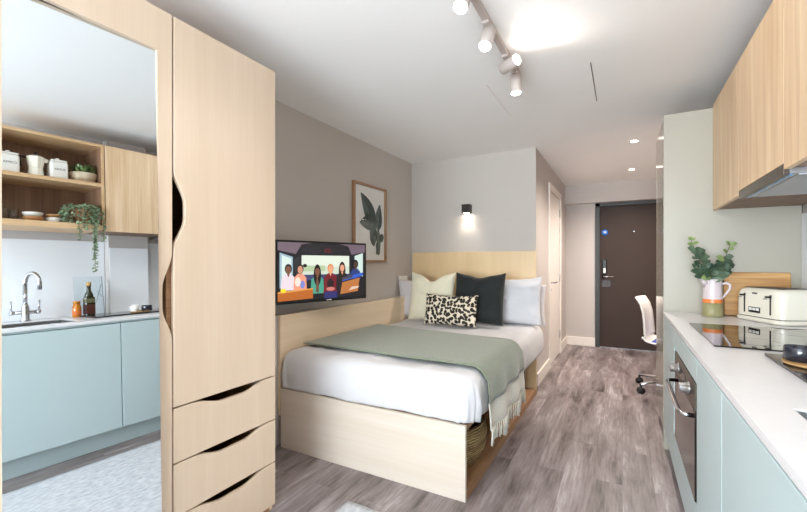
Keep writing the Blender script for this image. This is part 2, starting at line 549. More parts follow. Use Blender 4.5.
# entrance door
d = bpy.data.objects.new('door_1', None); col.objects.link(d); d.location = (.14, YD, 0)
struct(d, 'dark brown-grey entrance door with a lever handle in a charcoal frame', 'door')
f = MB().box(EX0 - .012, EX0 + .045, YD - .02, YD + .1, 0, EZ).box(EX1 - .045, EX1 + .012, YD - .02, YD + .1, 0, EZ).box(EX0 - .012, EX1 + .012, YD - .02, YD + .1, EZ - .045, EZ)
part(f.build('door_frame', M['frameb'], d), 'charcoal door frame')
MB().box(EX0 + .045, EX1 - .045, YD + .03, YD + .075, .006, EZ - .047).build('door_leaf', M['doorb'], d)
yf = YD + .03
MB().box(-.262, -.198, yf - .022, yf, 1.06, 1.27, bevel=.012, seg=3).build('lock_reader', M['black'], d)
l = MB().box(-.242, -.214, yf - .026, yf - .02, 1.07, 1.14)
part(l.build('keypad_strip', M['white'], d), 'pale strip on the black lock reader')
h = MB().lathe([(.03, 0), (.03, .012), (.012, .014), (.012, .05)], M=Matrix.Translation((-.235, yf, 1.02)) @ Matrix.Rotation(PI / 2, 4, 'X'), n=20)
h.tube([(-.235, yf - .05, 1.02), (-.2, yf - .052, 1.02), (-.105, yf - .05, 1.02)], .010)
part(h.build('handle', M['chrome'], d), 'chrome lever handle')
MB().box(-.26, -.15, yf - .004, yf, .87, .965).build('lock_plate', M['dark'], d)
sg = MB().lathe([(.043, 0), (.043, .004)], M=Matrix.Translation((-.225, yf, 1.655)) @ Matrix.Rotation(PI / 2, 4, 'X'), n=28)
s_ = sg.build('fire_door_sign', M['signb'], d); part(s_, 'round blue fire door sign')
MB().box(-.25, -.20, yf - .0055, yf - .004, 1.662, 1.668).box(-.245, -.205, yf - .0055, yf - .004, 1.646, 1.652).build('sign_lettering', M['white'], s_)
MB().lathe([(.012, 0), (.014, .006), (.006, .008)], M=Matrix.Translation((.142, yf, 1.66)) @ Matrix.Rotation(PI / 2, 4, 'X'), n=16).build('spyhole', M['chrome'], d)

# bathroom door
d = bpy.data.objects.new('door_2', None); col.objects.link(d); d.location = (XB, 5.3, 0)
struct(d, 'white bathroom door with lever handle in the side wall past the bed', 'door')
f = MB().box(XB - .1, XB + .018, DY0 - .07, DY0 + .0, 0, DZ + .07).box(XB - .1, XB + .018, DY1, DY1 + .07, 0, DZ + .07).box(XB - .1, XB + .018, DY0, DY1, DZ, DZ + .07)
f.build('door_frame', M['trim'], d)
MB().box(XB - .045, XB - .002, DY0 + .003, DY1 - .003, .008, DZ - .004).build('door_leaf', M['trim'], d)
for z in (.27, 1.02, 1.88):
    MB().tube([(XB + .004, DY1 - .006, z - .05), (XB + .004, DY1 - .006, z + .05)], .008, 8).build('hinge', M['steel'], d)
h = MB().box(XB - .002, XB + .006, DY0 + .05, DY0 + .075, .93, 1.0)
h.tube([(XB, DY0 + .062, .985), (XB + .055, DY0 + .062, .985), (XB + .057, DY0 + .18, .985)], .009, 8)
part(h.build('handle', M['chrome'], d), 'chrome lever handle')
MB().lathe([(.014, 0), (.014, .012)], M=Matrix.Translation((XB - .002, DY0 + .062, .90)) @ Matrix.Rotation(PI / 2, 4, 'Y'), n=16).build('thumb_turn', M['chrome'], d)

# ceiling hatch
hx0, hx1, hy0, hy1 = -.758, -.155, 2.49, 3.10
hk = thing('access_hatch', 'square white access hatch set flush in the ceiling', 'hatch', ((hx0 + hx1) / 2, (hy0 + hy1) / 2, ZC - .006))
MB().box(hx0 + .006, hx1 - .006, hy0 + .006, hy1 - .006, ZC - .0003, ZC).build('hatch_panel', M['ceil'], hk)
g = MB()
g.box(hx1 - .005, hx1, hy0, hy1, ZC - .003, ZC)
part(g.build('edge_gap', mat('hatch_gap', (104, 92, 86), .8), hk), 'dark shadow gap along one side')
MB().box(hx0 - .003, hx0 + .004, hy0, hy1, ZC - .002, ZC).build('hinge_strip', M['trim'], hk)

# ------------------------------------------------------------------ wardrobe
WF, WT = -1.50, 2.163
y0, ym, y1 = .405, .916, 1.430
wd = thing('wardrobe', 'tall pale birch wardrobe with a mirrored door and three drawers', 'wardrobe', (-1.8, .92, 0))
c = MB()
XBk = XL + .004
fi = WF - .024
MB().box(XBk, fi, y0, y0 + .018, 0, WT).build('side_panel', M['birch'], wd); MB().box(XBk, fi, y1 - .018, y1, 0, WT).build('side_panel', M['birch'], wd)
c.box(XBk, XBk + .012, y0 + .0185, y1 - .0185, .0, WT)
c.box(XBk + .012, fi, y0 + .018, y1 - .018, WT - .018, WT).box(XBk + .012, fi, y0 + .018, y1 - .018, .0, .03)
c.box(XBk + .012, fi, ym - .012, ym + .012, .03, WT - .018)
c.box(XBk + .012, fi - .002, ym + .012, y1 - .018, .670, .685)
c.build('carcass', M['ply'], wd)
def scoop(a, b, ea, eb, depth, n=14):
    """smooth dip between a and b along one axis: list of (pos, offset)"""
    out = []
    for i in range(n + 1):
        u = i / n
        p = a + (b - a) * u
        k = min(1, u / ea) if u < .5 else min(1, (1 - u) / eb)
        k = max(0, k)
        out.append((p, depth * (3 * k * k - 2 * k ** 3)))
    return out
# right-hand tall door, finger scoop on its left edge
zt = WT - .004
pts = [(y1 - .002, .667), (y1 - .002, zt), (ym + .003, zt)]
for z, dd in scoop(1.575, 1.262, .40, .42, .046, 24):
    pts.append((ym + .003 + dd, z))
pts.append((ym + .003, .667))
dr = MB().prism(pts, WF - .018, WF).build('door', M['birch'], wd); bev(dr, .0015, 1)
# left door with the mirror, finger scoop on its right edge
my0, my1, mz0, mz1 = .437, .857, .07, 2.003
pts = [(y0 + .002, .03), (ym - .004, .03)]
for z, dd in scoop(.925, 1.258, .38, .40, .036, 24):
    pts.append((ym - .004 - dd, z))
pts += [(ym - .004, zt), (y0 + .002, zt), (y0 + .002, .03)]
pts += [(my0, mz0), (my0, mz1), (my1, mz1), (my1, mz0), (my0, mz0)]
dl = MB().prism(pts, WF - .018, WF).build('door', M['birch'], wd)
part(dl, 'door carrying the tall mirror')
# mirror: bonded slab, very slightly out of plane
me_, mb_ = .022, -.045
nrm = Vector((math.cos(me_) * math.cos(mb_), math.sin(mb_), math.sin(me_))).normalized()
def mpt(y, z):
    return (-1.496 - (nrm.y * (y - .65) + nrm.z * (z - 1.0)) / nrm.x, y, z)
q = [mpt(my0, mz0), mpt(my1, mz0), mpt(my1, mz1), mpt(my0, mz1)]
bk = [(min(WF - .018, p[0] - .003), p[1], p[2]) for p in q]
mir = MB(); mir._faces(q + bk, [(0, 1, 2, 3), (7, 6, 5, 4), (0, 4, 5, 1), (1, 5, 6, 2), (2, 6, 7, 3), (3, 7, 4, 0)])
mo = part(mir.build('mirror', M['mirror'], dl), 'tall frameless mirror on the left door')
# the leaf is routed out where the mirror sits deeper than its face
# three drawers
zs = [(.452, .661), (.244, .446), (.034, .238)]
for za, zb in zs:
    pts = [(y1 - .002, za), (y1 - .002, zb)]
    for y, dd in scoop(1.378, 1.003, .36, .36, .030, 22):
        pts.append((y, zb - dd))
    pts += [(ym + .003, zb), (ym + .003, za)]
    dw = MB().prism(pts, WF - .018, WF).build('drawer', M['birch'], wd); bev(dw, .0015, 1)
    bx = MB().box(XBk + .1, WF - .030, ym + .03, ym + .04, za + .01, zb - .055).box(XBk + .1, WF - .030, y1 - .04, y1 - .03, za + .01, zb - .055).box(XBk + .1, WF - .030, ym + .04, y1 - .04, za + .01, za + .02)
    bx.build('drawer_box', M['ply'], dw)

# ------------------------------------------------------------------ bed
bd = thing('bed', 'double platform bed of pale birch with headboard and open shelf in its side', 'bed', (-1.35, 3.0, 0))
bx0, bx1, by0, by1 = -1.985, -.70, 1.935, 4.03
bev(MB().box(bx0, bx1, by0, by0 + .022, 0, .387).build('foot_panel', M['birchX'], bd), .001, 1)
MB().box(bx0, bx1 - .004, by0 + .022, by1, .355, .383).build('platform', M['ply'], bd)
part(MB().box(bx0 + .02, bx1, by0 + .022, by1 - .17, 0, .052).build('shelf_board', M['ply'], bd), 'brown-edged shelf board at floor level')
MB().box(-1.15, bx1, by1 - .19, by1 - .168, .052, .355).build('shelf_end', M['head'], bd)
MB().box(-1.17, -1.15, by0 + .022, by1 - .168, .052, .355).build('shelf_back', M['ply'], bd)
bev(MB().box(-2.095, -.742, YH - .026, YH - .002, .35, 1.335).build('headboard', M['head'], bd), .001, 1)
bev(MB().box(-2.020, -1.998, 1.945, YH - .03, .2, .868).build('side_panel', M['birchY'], bd), .001, 1)
mt = MB().box(-1.985, -.72, 1.965, 4.03, .385, .585, bevel=.04, seg=4).build('mattress', M['matt'])
tag(mt, 'grey mattress on the birch bed, under the white duvet', 'mattress')

def fold(s, e, r):
    a0 = e - r
    if s < a0: return s, 0.0
    a = (s - a0) / r
    if a < PI / 2: return a0 + r * math.sin(a), r * (1 - math.cos(a))
    return e, r + (s - a0 - r * PI / 2)
DZT = .632
def cloth(s, tt, ex, ey, r, ztop, dmax, wr=1.0):
    """s runs to the right and over the right edge; tt runs towards the foot (measured as -Y) and over it"""
    x, dx = fold(s, ex, r)
    yy, dy = fold(tt, ey, r)
    p = 5.0
    dz = (max(dx, 0) ** p + max(dy, 0) ** p) ** (1 / p)
    # rounded plan corner
    kx = min(1, dx / .1); ky = min(1, dy / .1)
    x -= .035 * kx * ky; yy -= .035 * kx * ky
    hang = min(1, dz / .12)
    n = fbm((s * 3.0, tt * 2.2, 1.7)) * .012 + fbm((s * 9, tt * 7, 5.1)) * .004
    z = ztop - min(dz, dmax) + n * (1 - hang) * wr
    w = (fbm((s * 4.5 + tt * 3.0, z * 1.5, 3.3)) * .016 + .012 * math.sin((dz / max(dmax, .01)) * PI)) * hang * wr
    if dx > .02: x += w * min(1, dx / .1)
    if dy > .02: yy += w * min(1, dy / .1)
    return Vector((x, -yy, z))
ex, ey, rr = -.655, -1.950, .085
smax = ex - rr + rr * PI / 2 + (.245 - rr)
tmax = ey - rr + rr * PI / 2 + (.237 - rr)
def outline(d, rc=.11, n=14, ns=46):
    x0, x1, y0_, y1_ = -1.988 + d * .6, ex - d, 1.945 + d, 3.995 - d * .6
    r = max(rc - d, .004); rl = max(.035 - d, .004)
    out = []
    cs = ((x1 - r, y0_ + r, -PI / 2, r), (x1 - r, y1_ - r, 0, r), (x0 + rl, y1_ - rl, PI / 2, rl), (x0 + rl, y0_ + rl, PI, rl))
    for i, (cx_, cy_, a0, r) in enumerate(cs):
        for k in range(n + 1):
            a_ = a0 + PI / 2 * k / n
            out.append((cx_ + r * math.cos(a_), cy_ + r * math.sin(a_), math.cos(a_), math.sin(a_)))
        nx_ = cs[(i + 1) % 4]
        a1 = a0 + PI / 2
        p0 = (cx_ + r * math.cos(a1), cy_ + r * math.sin(a1)); p1 = (nx_[0] + nx_[3] * math.cos(nx_[2]), nx_[1] + nx_[3] * math.sin(nx_[2]))
        for k in range(1, ns):
            f_ = k / ns
            out.append((p0[0] + (p1[0] - p0[0]) * f_, p0[1] + (p1[1] - p0[1]) * f_, math.cos(a1), math.sin(a1)))
    return out
prof_ = [(.030, .392), (.010, .389)] + [(0.0, .395 + .02 * k) for k in range(0, 8)]
prof_ += [(rr * (1 - math.cos(a_)), DZT - rr + rr * math.sin(a_)) for a_ in [PI / 2 * k / 8 for k in range(1, 9)]]
prof_ += [(rr + (.826 - rr) * k / 40, DZT) for k in range(1, 41)]
vs_, fs_ = [], []
for d_, z_ in prof_:
    ol = outline(d_)
    hang = max(0, min(1, (DZT - .03 - z_) / .12))
    for x_, y_, nx_, ny_ in ol:
        n_ = fbm((x_ * 3.0, -y_ * 2.2, 1.7)) * .012 + fbm((x_ * 9, -y_ * 7, 5.1)) * .006
        t_ = x_ * ny_ - y_ * nx_
        side_ = max(0, nx_) + max(0, -ny_)
        sk_ = min(1, side_) * hang
        w_ = (.020 * fbm((t_ * 3.2, z_ * 1.4, 3.3 + nx_)) + .012 * fbm((t_ * 9, z_ * 3.5, 8.0)) + .012 * math.sin((DZT - z_) / .24 * PI)) * sk_
        if z_ < .393: w_ *= .6
        vs_.append((x_ + nx_ * w_, y_ + ny_ * w_, z_ + n_ * (1 - hang) + (.006 * fbm((t_ * 4, 2, 2)) * sk_ if z_ < .43 else 0)))
N_ = len(ol)
for i in range(len(prof_) - 1):
    for k in range(N_):
        k2 = (k + 1) % N_
        fs_.append((i * N_ + k, i * N_ + k2, (i + 1) * N_ + k2, (i + 1) * N_ + k))
fs_.append(tuple(range((len(prof_) - 1) * N_, len(prof_) * N_)))
du = MB(); du._faces(vs_, fs_, None, True)
duo = du.build('duvet', mat('duvet_cotton', (199, 197, 198), 0.9, var=0.02, scale=60, bump=0.08, sheen=0.2), merge=True)
tag(duo, 'white duvet covering the bed and hanging over its foot and side', 'duvet')

# throw
tex_ = ex + .012
sT = tex_ - .09 + .09 * PI / 2
def tf(s):
    k = max(0, min(1, (s + 1.95) / 1.35))
    return 2.13 - .02 * k, 3.10 - .17 * k
def throw_pt(s, v):
    a, b_ = tf(s)
    yy = a + (b_ - a) * v + .015 * fbm((s * 2, v * 2, 9.0))
    p = cloth(s, -yy, tex_, 10.0, .09, DZT + .022, .6)
    x0, dx = fold(s, tex_, .09)
    p.x = x0
    p.z = DZT + .020 - dx
    base = cloth(s, -yy, ex, ey, rr, DZT, .30)
    if dx < .03:
        p.z = max(p.z, base.z + .010)
    if dx > .06:
        p.x += .014 * math.sin(yy * 19 + 1.0) * min(1, dx / .25) + .03 * min(1, dx / .3)
    return p
th = thing('throw_blanket', 'sage green throw with cream fringed border folded across the duvet', 'blanket', (-1.3, 2.6, .64))
s1 = sT + .105; s2 = sT + .245
o = MB().grid(lambda u, v: throw_pt(-1.965 + (s1 + 1.965) * u, v), 70, 40).build('blanket_body', M['throw'], th); solid(o, .007, 1)
o = MB().grid(lambda u, v: throw_pt(s1 + (s2 - s1) * u, v), 10, 40).build('border', M['throwc'], th); solid(o, .006, 1)
part(o, 'cream border band hanging at the side')
for i in range(38):
    v = (i + .5) / 38
    p = throw_pt(s2 - .004, v)
    ln = R.uniform(.075, .105)
    sw = R.uniform(-.012, .012)
    MB().tube([p + Vector((.003, 0, 0)), p + Vector((.006, sw * .4, -ln * .4)), p + Vector((.004, sw, -ln))], [.0034, .0038, .0052], 6).build('tassel', M['throwc'], th)

# cushions
def pillow(name, m, w, h, t, loc, yaw=0, lean=0, roll=0, pinch=.06, chop=0.0, seed=0, label='', cat='cushion', group=None, wrinkle=.006, ears=0.0):
    Mx = Matrix.Translation(loc) @ Matrix.Rotation(yaw, 4, 'Z') @ Matrix.Rotation(lean, 4, 'X') @ Matrix.Rotation(roll, 4, 'Y')
    n = 28
    b = MB()
    vs, fs = [], []
    idx = {}
    for side in (0, 1):
        for i in range(n + 1):
            for j in range(n + 1):
                edge = i in (0, n) or j in (0, n)
                if side and edge:
                    idx[(1, i, j)] = idx[(0, i, j)]; continue
                u = -1 + 2 * i / n; v = -1 + 2 * j / n
                x = u * w / 2 * (1 - pinch * (1 - v * v))
                z = v * h / 2 * (1 - pinch * (1 - u * u))
                if ears and v > 0: z += ears * (abs(u) ** 4) * v
                if chop and v > 0:
                    z -= chop * h * math.exp(-(u / .33) ** 2) * v ** 2
                e = max(0, (1 - u ** 4)) * max(0, (1 - v ** 4))
                th_ = t / 2 * e ** .55
                nn = fbm((u * 2.0 + seed, v * 2.0, side * 3.1 + seed)) * wrinkle * min(1, e * 3) * 2
                y = (th_ + nn) * (1 if side else -1)
                vs.append((x, y, z + h / 2)); idx[(side, i, j)] = len(vs) - 1
    for side in (0, 1):
        for i in range(n):
            for j in range(n):
                q_ = [idx[(side, i, j)], idx[(side, i + 1, j)], idx[(side, i + 1, j + 1)], idx[(side, i, j + 1)]]
                if side: q_.reverse()
                if len(set(q_)) == 4: fs.append(q_)
    # local mesh + object transform so prints follow the cushion
    b._faces(vs, fs, None, True)
    o = b.build(name, m, at=(0, 0, 0))
    o.matrix_world = Mx
    smod(o, 1)
    return tag(o, label, cat, group)
zb = DZT + .012
pillow('pillow', M['linenp'], .62, .40, .14, (-1.80, 3.775, zb), yaw=.30, lean=-.14, seed=1, label='white pillow nearest the picture, behind the cream cushion', cat='pillow')
pillow('pillow', M['linenp'], .68, .40, .11, (-.965, 3.975, zb - .03), yaw=-.03, lean=-.06, seed=2, label='white pillow against the headboard, behind another white pillow', cat='pillow')
pillow('pillow', M['linen'], .74, .45, .16, (-1.00, 3.80, zb - .015), yaw=-.05, lean=-.19, roll=-.03, wrinkle=.014, seed=3, label='white pillow at the right, beside the dark green cushion', cat='pillow', ears=.02)
pillow('cushion', M['cushc'], .48, .48, .15, (-1.655, 3.56, zb), yaw=.06, lean=-.22, chop=.16, seed=4, label='cream square cushion with a dented top edge', ears=.02)
pillow('cushion', M['cushg'], .50, .48, .15, (-1.175, 3.55, zb + .004), yaw=-.02, lean=-.22, chop=.05, seed=5, label='dark green velvet square cushion', ears=.02)
pillow('cushion', M['leopard'], .52, .285, .12, (-1.375, 3.37, zb + .004), yaw=.02, lean=-.24, seed=6, pinch=.05, label='small leopard print rectangular cushion', ears=.012)

# basket in the bed side
bx_, by_ = -.885, 2.31
bk_ = thing('basket', 'oval wicker basket in the open shelf near the bed foot', 'basket', (bx_, by_, .054))
bb = MB(); prof = []
for i in range(25):
    u = i / 24
    prof.append((.135 + .03 * math.sin(u * PI * .8) + (.004 if i % 2 else 0), .205 * u))
pin = [(r - .014, z) for r, z in reversed(prof)]
bb.lathe(prof + pin[:-1] + [(pin[-1][0], .012)], (bx_, by_, .054), 40, sy=1.5)
bb.build('basket_body', M['wicker'], bk_)
rim = MB().tube([(bx_ + .148 * math.cos(a * PI / 20), by_ + .222 * math.sin(a * PI / 20), .26) for a in range(41)], .010, 8, cap=False)
rim.build('rim', M['wicker'], bk_)
tag(bev(MB().box(-1.08, -.76, 3.40, 3.66, .054, .30).build('storage_box', M['dark']), .012), 'dark storage box at the far end of the bed shelf', 'box')

# ------------------------------------------------------------------ TV
A = Vector((-1.990, 1.895, 0)); B = Vector((-1.777, 2.637, 0))
dv = (B - A); W_ = dv.length; dv.normalize(); nv_ = Vector((dv.y, -dv.x, 0))   # screen normal into the room
tz0, tz1 = .94, 1.372
tv = thing('television', 'flat screen television showing people in a vehicle, on a swivel wall bracket', 'television', ((A + B) / 2).to_tuple()[:2] + (tz0,))
TM = Matrix(((dv.x, nv_.x, 0, A.x), (dv.y, nv_.y, 0, A.y), (0, 0, 1, 0), (0, 0, 0, 1)))   # local: x along, y out of the screen, z up
MB().box(0, W_, -.035, 0, tz0, tz1, M=TM, bevel=.004).build('casing', M['black'], tv)
MB().box(W_ * .25, W_ * .75, -.06, -.034, tz0 + .08, tz1 - .08, M=TM, bevel=.006).build('rear_housing', M['black'], tv)
ar = MB().tube([TM @ Vector((W_ * .5, -.055, 1.15)), (-1.98, 2.42, 1.15), (-2.098, 2.25, 1.15)], .014, 8).box(XL + .001, XL + .014, 2.18, 2.32, 1.04, 1.26)
ar.build('wall_bracket', M['black'], tv)
S = MB()
sx0, sx1, sz0, sz1 = .014, W_ - .014, tz0 + .022, tz1 - .014
lay_ = [0.001]
def sp(pts, c):
    """screen picture: unit coordinates, u to the right, v up"""
    k = lin(c)
    S.poly([(sx0 + (sx1 - sx0) * u, lay_[0], sz0 + (sz1 - sz0) * v) for u, v in pts], TM, k)
    lay_[0] += .00004
def rect(u0, u1, v0, v1, c): sp([(u0, v0), (u1, v0), (u1, v1), (u0, v1)], c)
def ell(u, v, a, b_, c, n=18): sp([(u + a * math.cos(2 * PI * i / n), v + b_ * math.sin(2 * PI * i / n)) for i in range(n)], c)
rect(0, 1, 0, 1, (26, 24, 30))
sp([(0, .86), (.18, .80), (.24, .97), (.36, 1), (0, 1)], (112, 96, 106)); sp([(.82, .80), (1, .86), (1, 1), (.66, 1), (.78, .96)], (106, 90, 102))
sp([(.02, .22), (.15, .30), (.15, .75), (.02, .82)], (150, 176, 190)); sp([(.04, .4), (.135, .42), (.135, .72), (.04, .78)], (206, 222, 214))
sp([(.86, .42), (.97, .38), (.97, .84), (.86, .78)], (196, 214, 206))
rect(.24, .79, .44, .78, (196, 208, 190)); rect(.24, .79, .58, .78, (214, 222, 206)); rect(.26, .5, .5, .6, (170, 188, 150))
sp([(.16, .72), (.22, .78), (.24, .44), (.18, .40)], (44, 42, 46))
sp([(.22, .86), (.30, .98), (.70, .98), (.80, .86), (.79, .79), (.24, .79)], (34, 33, 38)); rect(.495, .56, .84, .90, (120, 30, 36)); rect(.505, .55, .855, .885, (44, 20, 24))
rect(.18, .80, .34, .44, (58, 62, 104))
def body(u, v, w_, top, shirt, skin, hair, long=0):
    sp([(u - w_, v), (u + w_, v), (u + w_ * .9, top - .07), (u + w_ * .35, top), (u - w_ * .35, top), (u - w_ * .9, top - .07)], shirt)
    if long: ell(u, top + .045 - long * .4, .042, .105 + long, hair)
    rect(u - .012, u + .012, top - .015, top + .03, skin)
    ell(u, top + .085, .036, .085, hair); ell(u, top + .070, .027, .066, skin)
    sp([(u - .012, top - .012), (u + .012, top - .012), (u, top - .06)], skin)
body(.105, .18, .075, .46, (222, 206, 214), (120, 78, 60), (24, 18, 18))
body(.225, .16, .07, .46, (228, 150, 120), (196, 140, 112), (40, 26, 22)); ell(.275, .60, .022, .03, (40, 26, 22)); ell(.2, .32, .03, .08, (250, 214, 200)); ell(.25, .27, .025, .07, (120, 130, 196))
body(.41, .10, .075, .42, (70, 150, 128), (120, 76, 58), (22, 16, 16), .09); sp([(.395, .12), (.425, .12), (.425, .3), (.41, .4), (.395, .3)], (110, 68, 54))
body(.56, .08, .082, .46, (110, 24, 34), (226, 158, 122), (206, 130, 74)); ell(.56, .27, .04, .09, (40, 24, 30)); ell(.56, .17, .05, .035, (196, 120, 110)); rect(.49, .64, .0, .12, (44, 44, 104))
body(.70, .14, .075, .48, (34, 28, 34), (214, 150, 122), (40, 26, 22), .07)
body(.87, .34, .07, .54, (40, 60, 120), (70, 46, 40), (16, 14, 16)); rect(.80, .94, .36, .42, (30, 34, 60))
sp([(0, 0), (.36, .02), (.36, .20), (0, .16)], (176, 96, 34)); sp([(0, .13), (.36, .18), (.36, .20), (0, .16)], (214, 150, 70)); ell(.055, .18, .028, .035, (250, 214, 40))
sp([(.675, .06), (.90, .10), (.925, .36), (.70, .28)], (176, 110, 58)); sp([(.70, .30), (.97, .40), (.97, .46), (.70, .36)], (50, 90, 190)); sp([(.70, .32), (.83, .36), (.83, .42), (.70, .37)], (70, 66, 84))
sp([(.78, .12), (.90, .16), (.92, .2), (.82, .19)], (214, 190, 170))
part(S.build('screen', attr_mat('tv_picture', 0.8, 0.2), tv), 'lit screen with six seated people')
MB().box(W_ * .515, W_ * .57, 0, .0012, tz0 + .008, tz0 + .014, M=TM).build('maker_badge', M['white'], tv)

# ------------------------------------------------------------------ framed print
fy0, fy1, fz0, fz1 = 2.914, 3.472, 1.225, 1.956
fp = thing('framed_print', 'botanical print of dark banana leaves in a slim oak frame', 'picture', (XL, (fy0 + fy1) / 2, fz0))
fr = MB(); fw = .020
fr.box(XL + .001, XL + .030, fy0, fy1, fz0, fz0 + fw).box(XL + .001, XL + .030, fy0, fy1, fz1 - fw, fz1)
fr.box(XL + .001, XL + .030, fy0, fy0 + fw, fz0 + fw, fz1 - fw).box(XL + .001, XL + .030, fy1 - fw, fy1, fz0 + fw, fz1 - fw)
fr.build('frame', wood('walnut_oak_frame', (176, 138, 104), (146, 108, 78), 2, 'z'), fp)
P_ = MB(); xp = XL + .010
iy0, iy1, iz0, iz1 = fy0 + fw, fy1 - fw, fz0 + fw, fz1 - fw
pl = [xp]
def pp(pts, c):
    k = lin(c)
    P_.poly([(pl[0], iy0 + (iy1 - iy0) * u, iz0 + (iz1 - iz0) * v) for u, v in pts], None, k)
    pl[0] += .0002
pp([(0, 0), (1, 0), (1, 1), (0, 1)], (236, 230, 226))
def lf(u0, v0, u1, v1, w_, c, c2, n=12):
    dx, dy = u1 - u0, v1 - v0
    l_ = math.hypot(dx, dy); nx, ny = -dy / l_, dx / l_
    def pt(t_, s_):
        ww = w_ * (math.sin(PI * min(1, t_ ** .8)) ** .8) * (1 - .25 * t_)
        return (u0 + dx * t_ + nx * ww * s_, v0 + dy * t_ + ny * ww * s_)
    a_ = [pt(i / n, 1) for i in range(n + 1)]; m_ = [pt(i / n, 0) for i in range(n, -1, -1)]
    pp(a_ + m_[1:-1], c); b_ = [pt(i / n, -1) for i in range(n, -1, -1)]; mm_ = [pt(i / n, 0) for i in range(1, n)]
    pp(b_ + mm_, c2)
    pp([pt(0, .04), pt(1, 0), pt(0, -.04)], (120, 132, 116))
pp([(.70, .08), (.84, .08), (.88, .3), (.80, .46), (.74, .42), (.74, .3)], (96, 108, 90))
lf(.70, .46, .20, .90, .17, (74, 88, 80), (40, 52, 48)); lf(.76, .42, .84, .80, .14, (86, 98, 90), (52, 64, 59))
lf(.74, .54, .16, .50, .13, (66, 80, 72), (42, 54, 49)); lf(.70, .46, .50, .27, .17, (48, 60, 54), (78, 90, 82))
lf(.60, .34, .64, .19, .11, (84, 98, 84), (58, 68, 60)); lf(.89, .38, .90, .25, .09, (84, 98, 84), (58, 68, 60)); lf(.76, .28, .78, .06, .09, (96, 108, 94), (66, 76, 66))
P_.build('print', attr_mat('print_ink', 0, .8), fp)
MB().box(XL + .022, XL + .024, iy0, iy1, iz0, iz1).build('glass', M['glass'], fp)

# socket plate
so = thing('socket', 'double socket plate on the left wall at the pillow end', 'socket', (XL, 3.86, 1.0))
MB().box(XL + .001, XL + .012, 3.765, 3.955, .985, 1.075, bevel=.003).build('faceplate', M['white'], so)
for yy in (3.80, 3.895):
    MB().box(XL + .012, XL + .018, yy, yy + .025, 1.04, 1.06).build('rocker', M['white'], so)

# wall light
wl = thing('wall_light', 'small black cube wall light shining down above the headboard', 'wall light', (-1.443, YH, 1.73))
c_ = MB()
lx, lz0, lz1 = -1.440, 1.738, 1.830
ly0, ly1 = YH - .096, YH - .012
c_.box(lx - .040, lx + .040, YH - .012, YH - .001, lz0 + .01, lz1)
t_ = .004
c_.box(lx - .040, lx - .040 + t_, ly0, ly1, lz0, lz1).box(lx + .040 - t_, lx + .040, ly0, ly1, lz0, lz1).box(lx - .036, lx + .036, ly0, ly0 + t_, lz0, lz1).box(lx - .036, lx + .036, ly1 - t_, ly1, lz0, lz1).box(lx - .040, lx + .040, ly0, ly1, lz1 - t_, lz1)
c_.build('housing', M['dark'], wl)
part(MB().lathe([(.030, 0), (.030, .015)], (lx, (ly0 + ly1) / 2, lz0 + .004), 20).build('lamp', M['bulb'], wl), 'lit lamp')

# track light
tl = thing('track_light', 'white ceiling track with four lit spotlight heads', 'track light', (-.55, 1.9, ZC))
MB().box(-.566, -.534, 1.45, 2.43, ZC - .022, ZC - .001, bevel=.003).build('track', M['track'], tl)
heads = [(1.51, (-.08, -.42, -.9), 9), (1.83, (-.10, -.40, -.9), 9), (2.17, (.80, -.45, .08), 5.5), (2.375, (.05, -.05, -.98), 16)]
for hy, hd, pw_ in heads:
    hd = Vector(hd).normalized()
    base = Vector((-.55, hy, ZC - .022)); piv = base + Vector((0, 0, -.045))
    hh = MB().tube([base, piv], .010, 8)
    hh.box(-.564, -.536, hy - .045, hy + .045, ZC - .034, ZC - .022)
    a_ = piv - hd * .035; b_ = piv + hd * .07
    hh.tube([a_, a_ + hd * .004, b_ - hd * .002, b_], [.026, .031, .031, .030], 20)
    ho = hh.build('spot_head', M['track'], tl)
    part(MB().tube([b_ + hd * .0005, b_ + hd * .003], .027, 20).build('lens', M['bulb'], ho), 'glowing lens')
# downlights
for i, (x, y) in enumerate(((.097, 4.29), (.10, 5.57))):
    dlg = thing('downlight', ('round recessed ceiling downlight nearer the bed' if i == 0 else 'round recessed ceiling downlight nearer the entrance door'), 'downlight', (x, y, ZC), 0, 'recessed downlights in the hall ceiling')
    MB().lathe([(.030, -.004), (.045, -.004), (.047, -.001), (.030, -.001)], (x, y, ZC), 28, cap=False).build('trim_ring', M['white'], dlg)
    part(MB().lathe([(.031, -.003), (.031, -.001)], (x, y, ZC), 24).build('lens', M['bulb2'], dlg), 'glowing lens')

# ------------------------------------------------------------------ kitchen
KX, KB = .240, .929
CT = .90
tcab = thing('tall_cabinet', 'tall pale sage cabinet closing the far end of the kitchen', 'cabinet', (.57, 3.46, 0))
bev(MB().box(.236, .905, 3.117, 3.142, 0, 2.185).build('end_panel', M['sageg'], tcab), .0015, 1)
MB().box(.262, .905, 3.142, 3.80, .10, 2.185).build('carcass', M['sageg'], tcab)
bev(MB().box(.238, .260, 3.146, 3.796, .11, 2.18).build('door', M['sages'], tcab), .004, 3)
MB().box(.30, .90, 3.142, 3.79, 0, .10).build('plinth', M['sageg'], tcab)

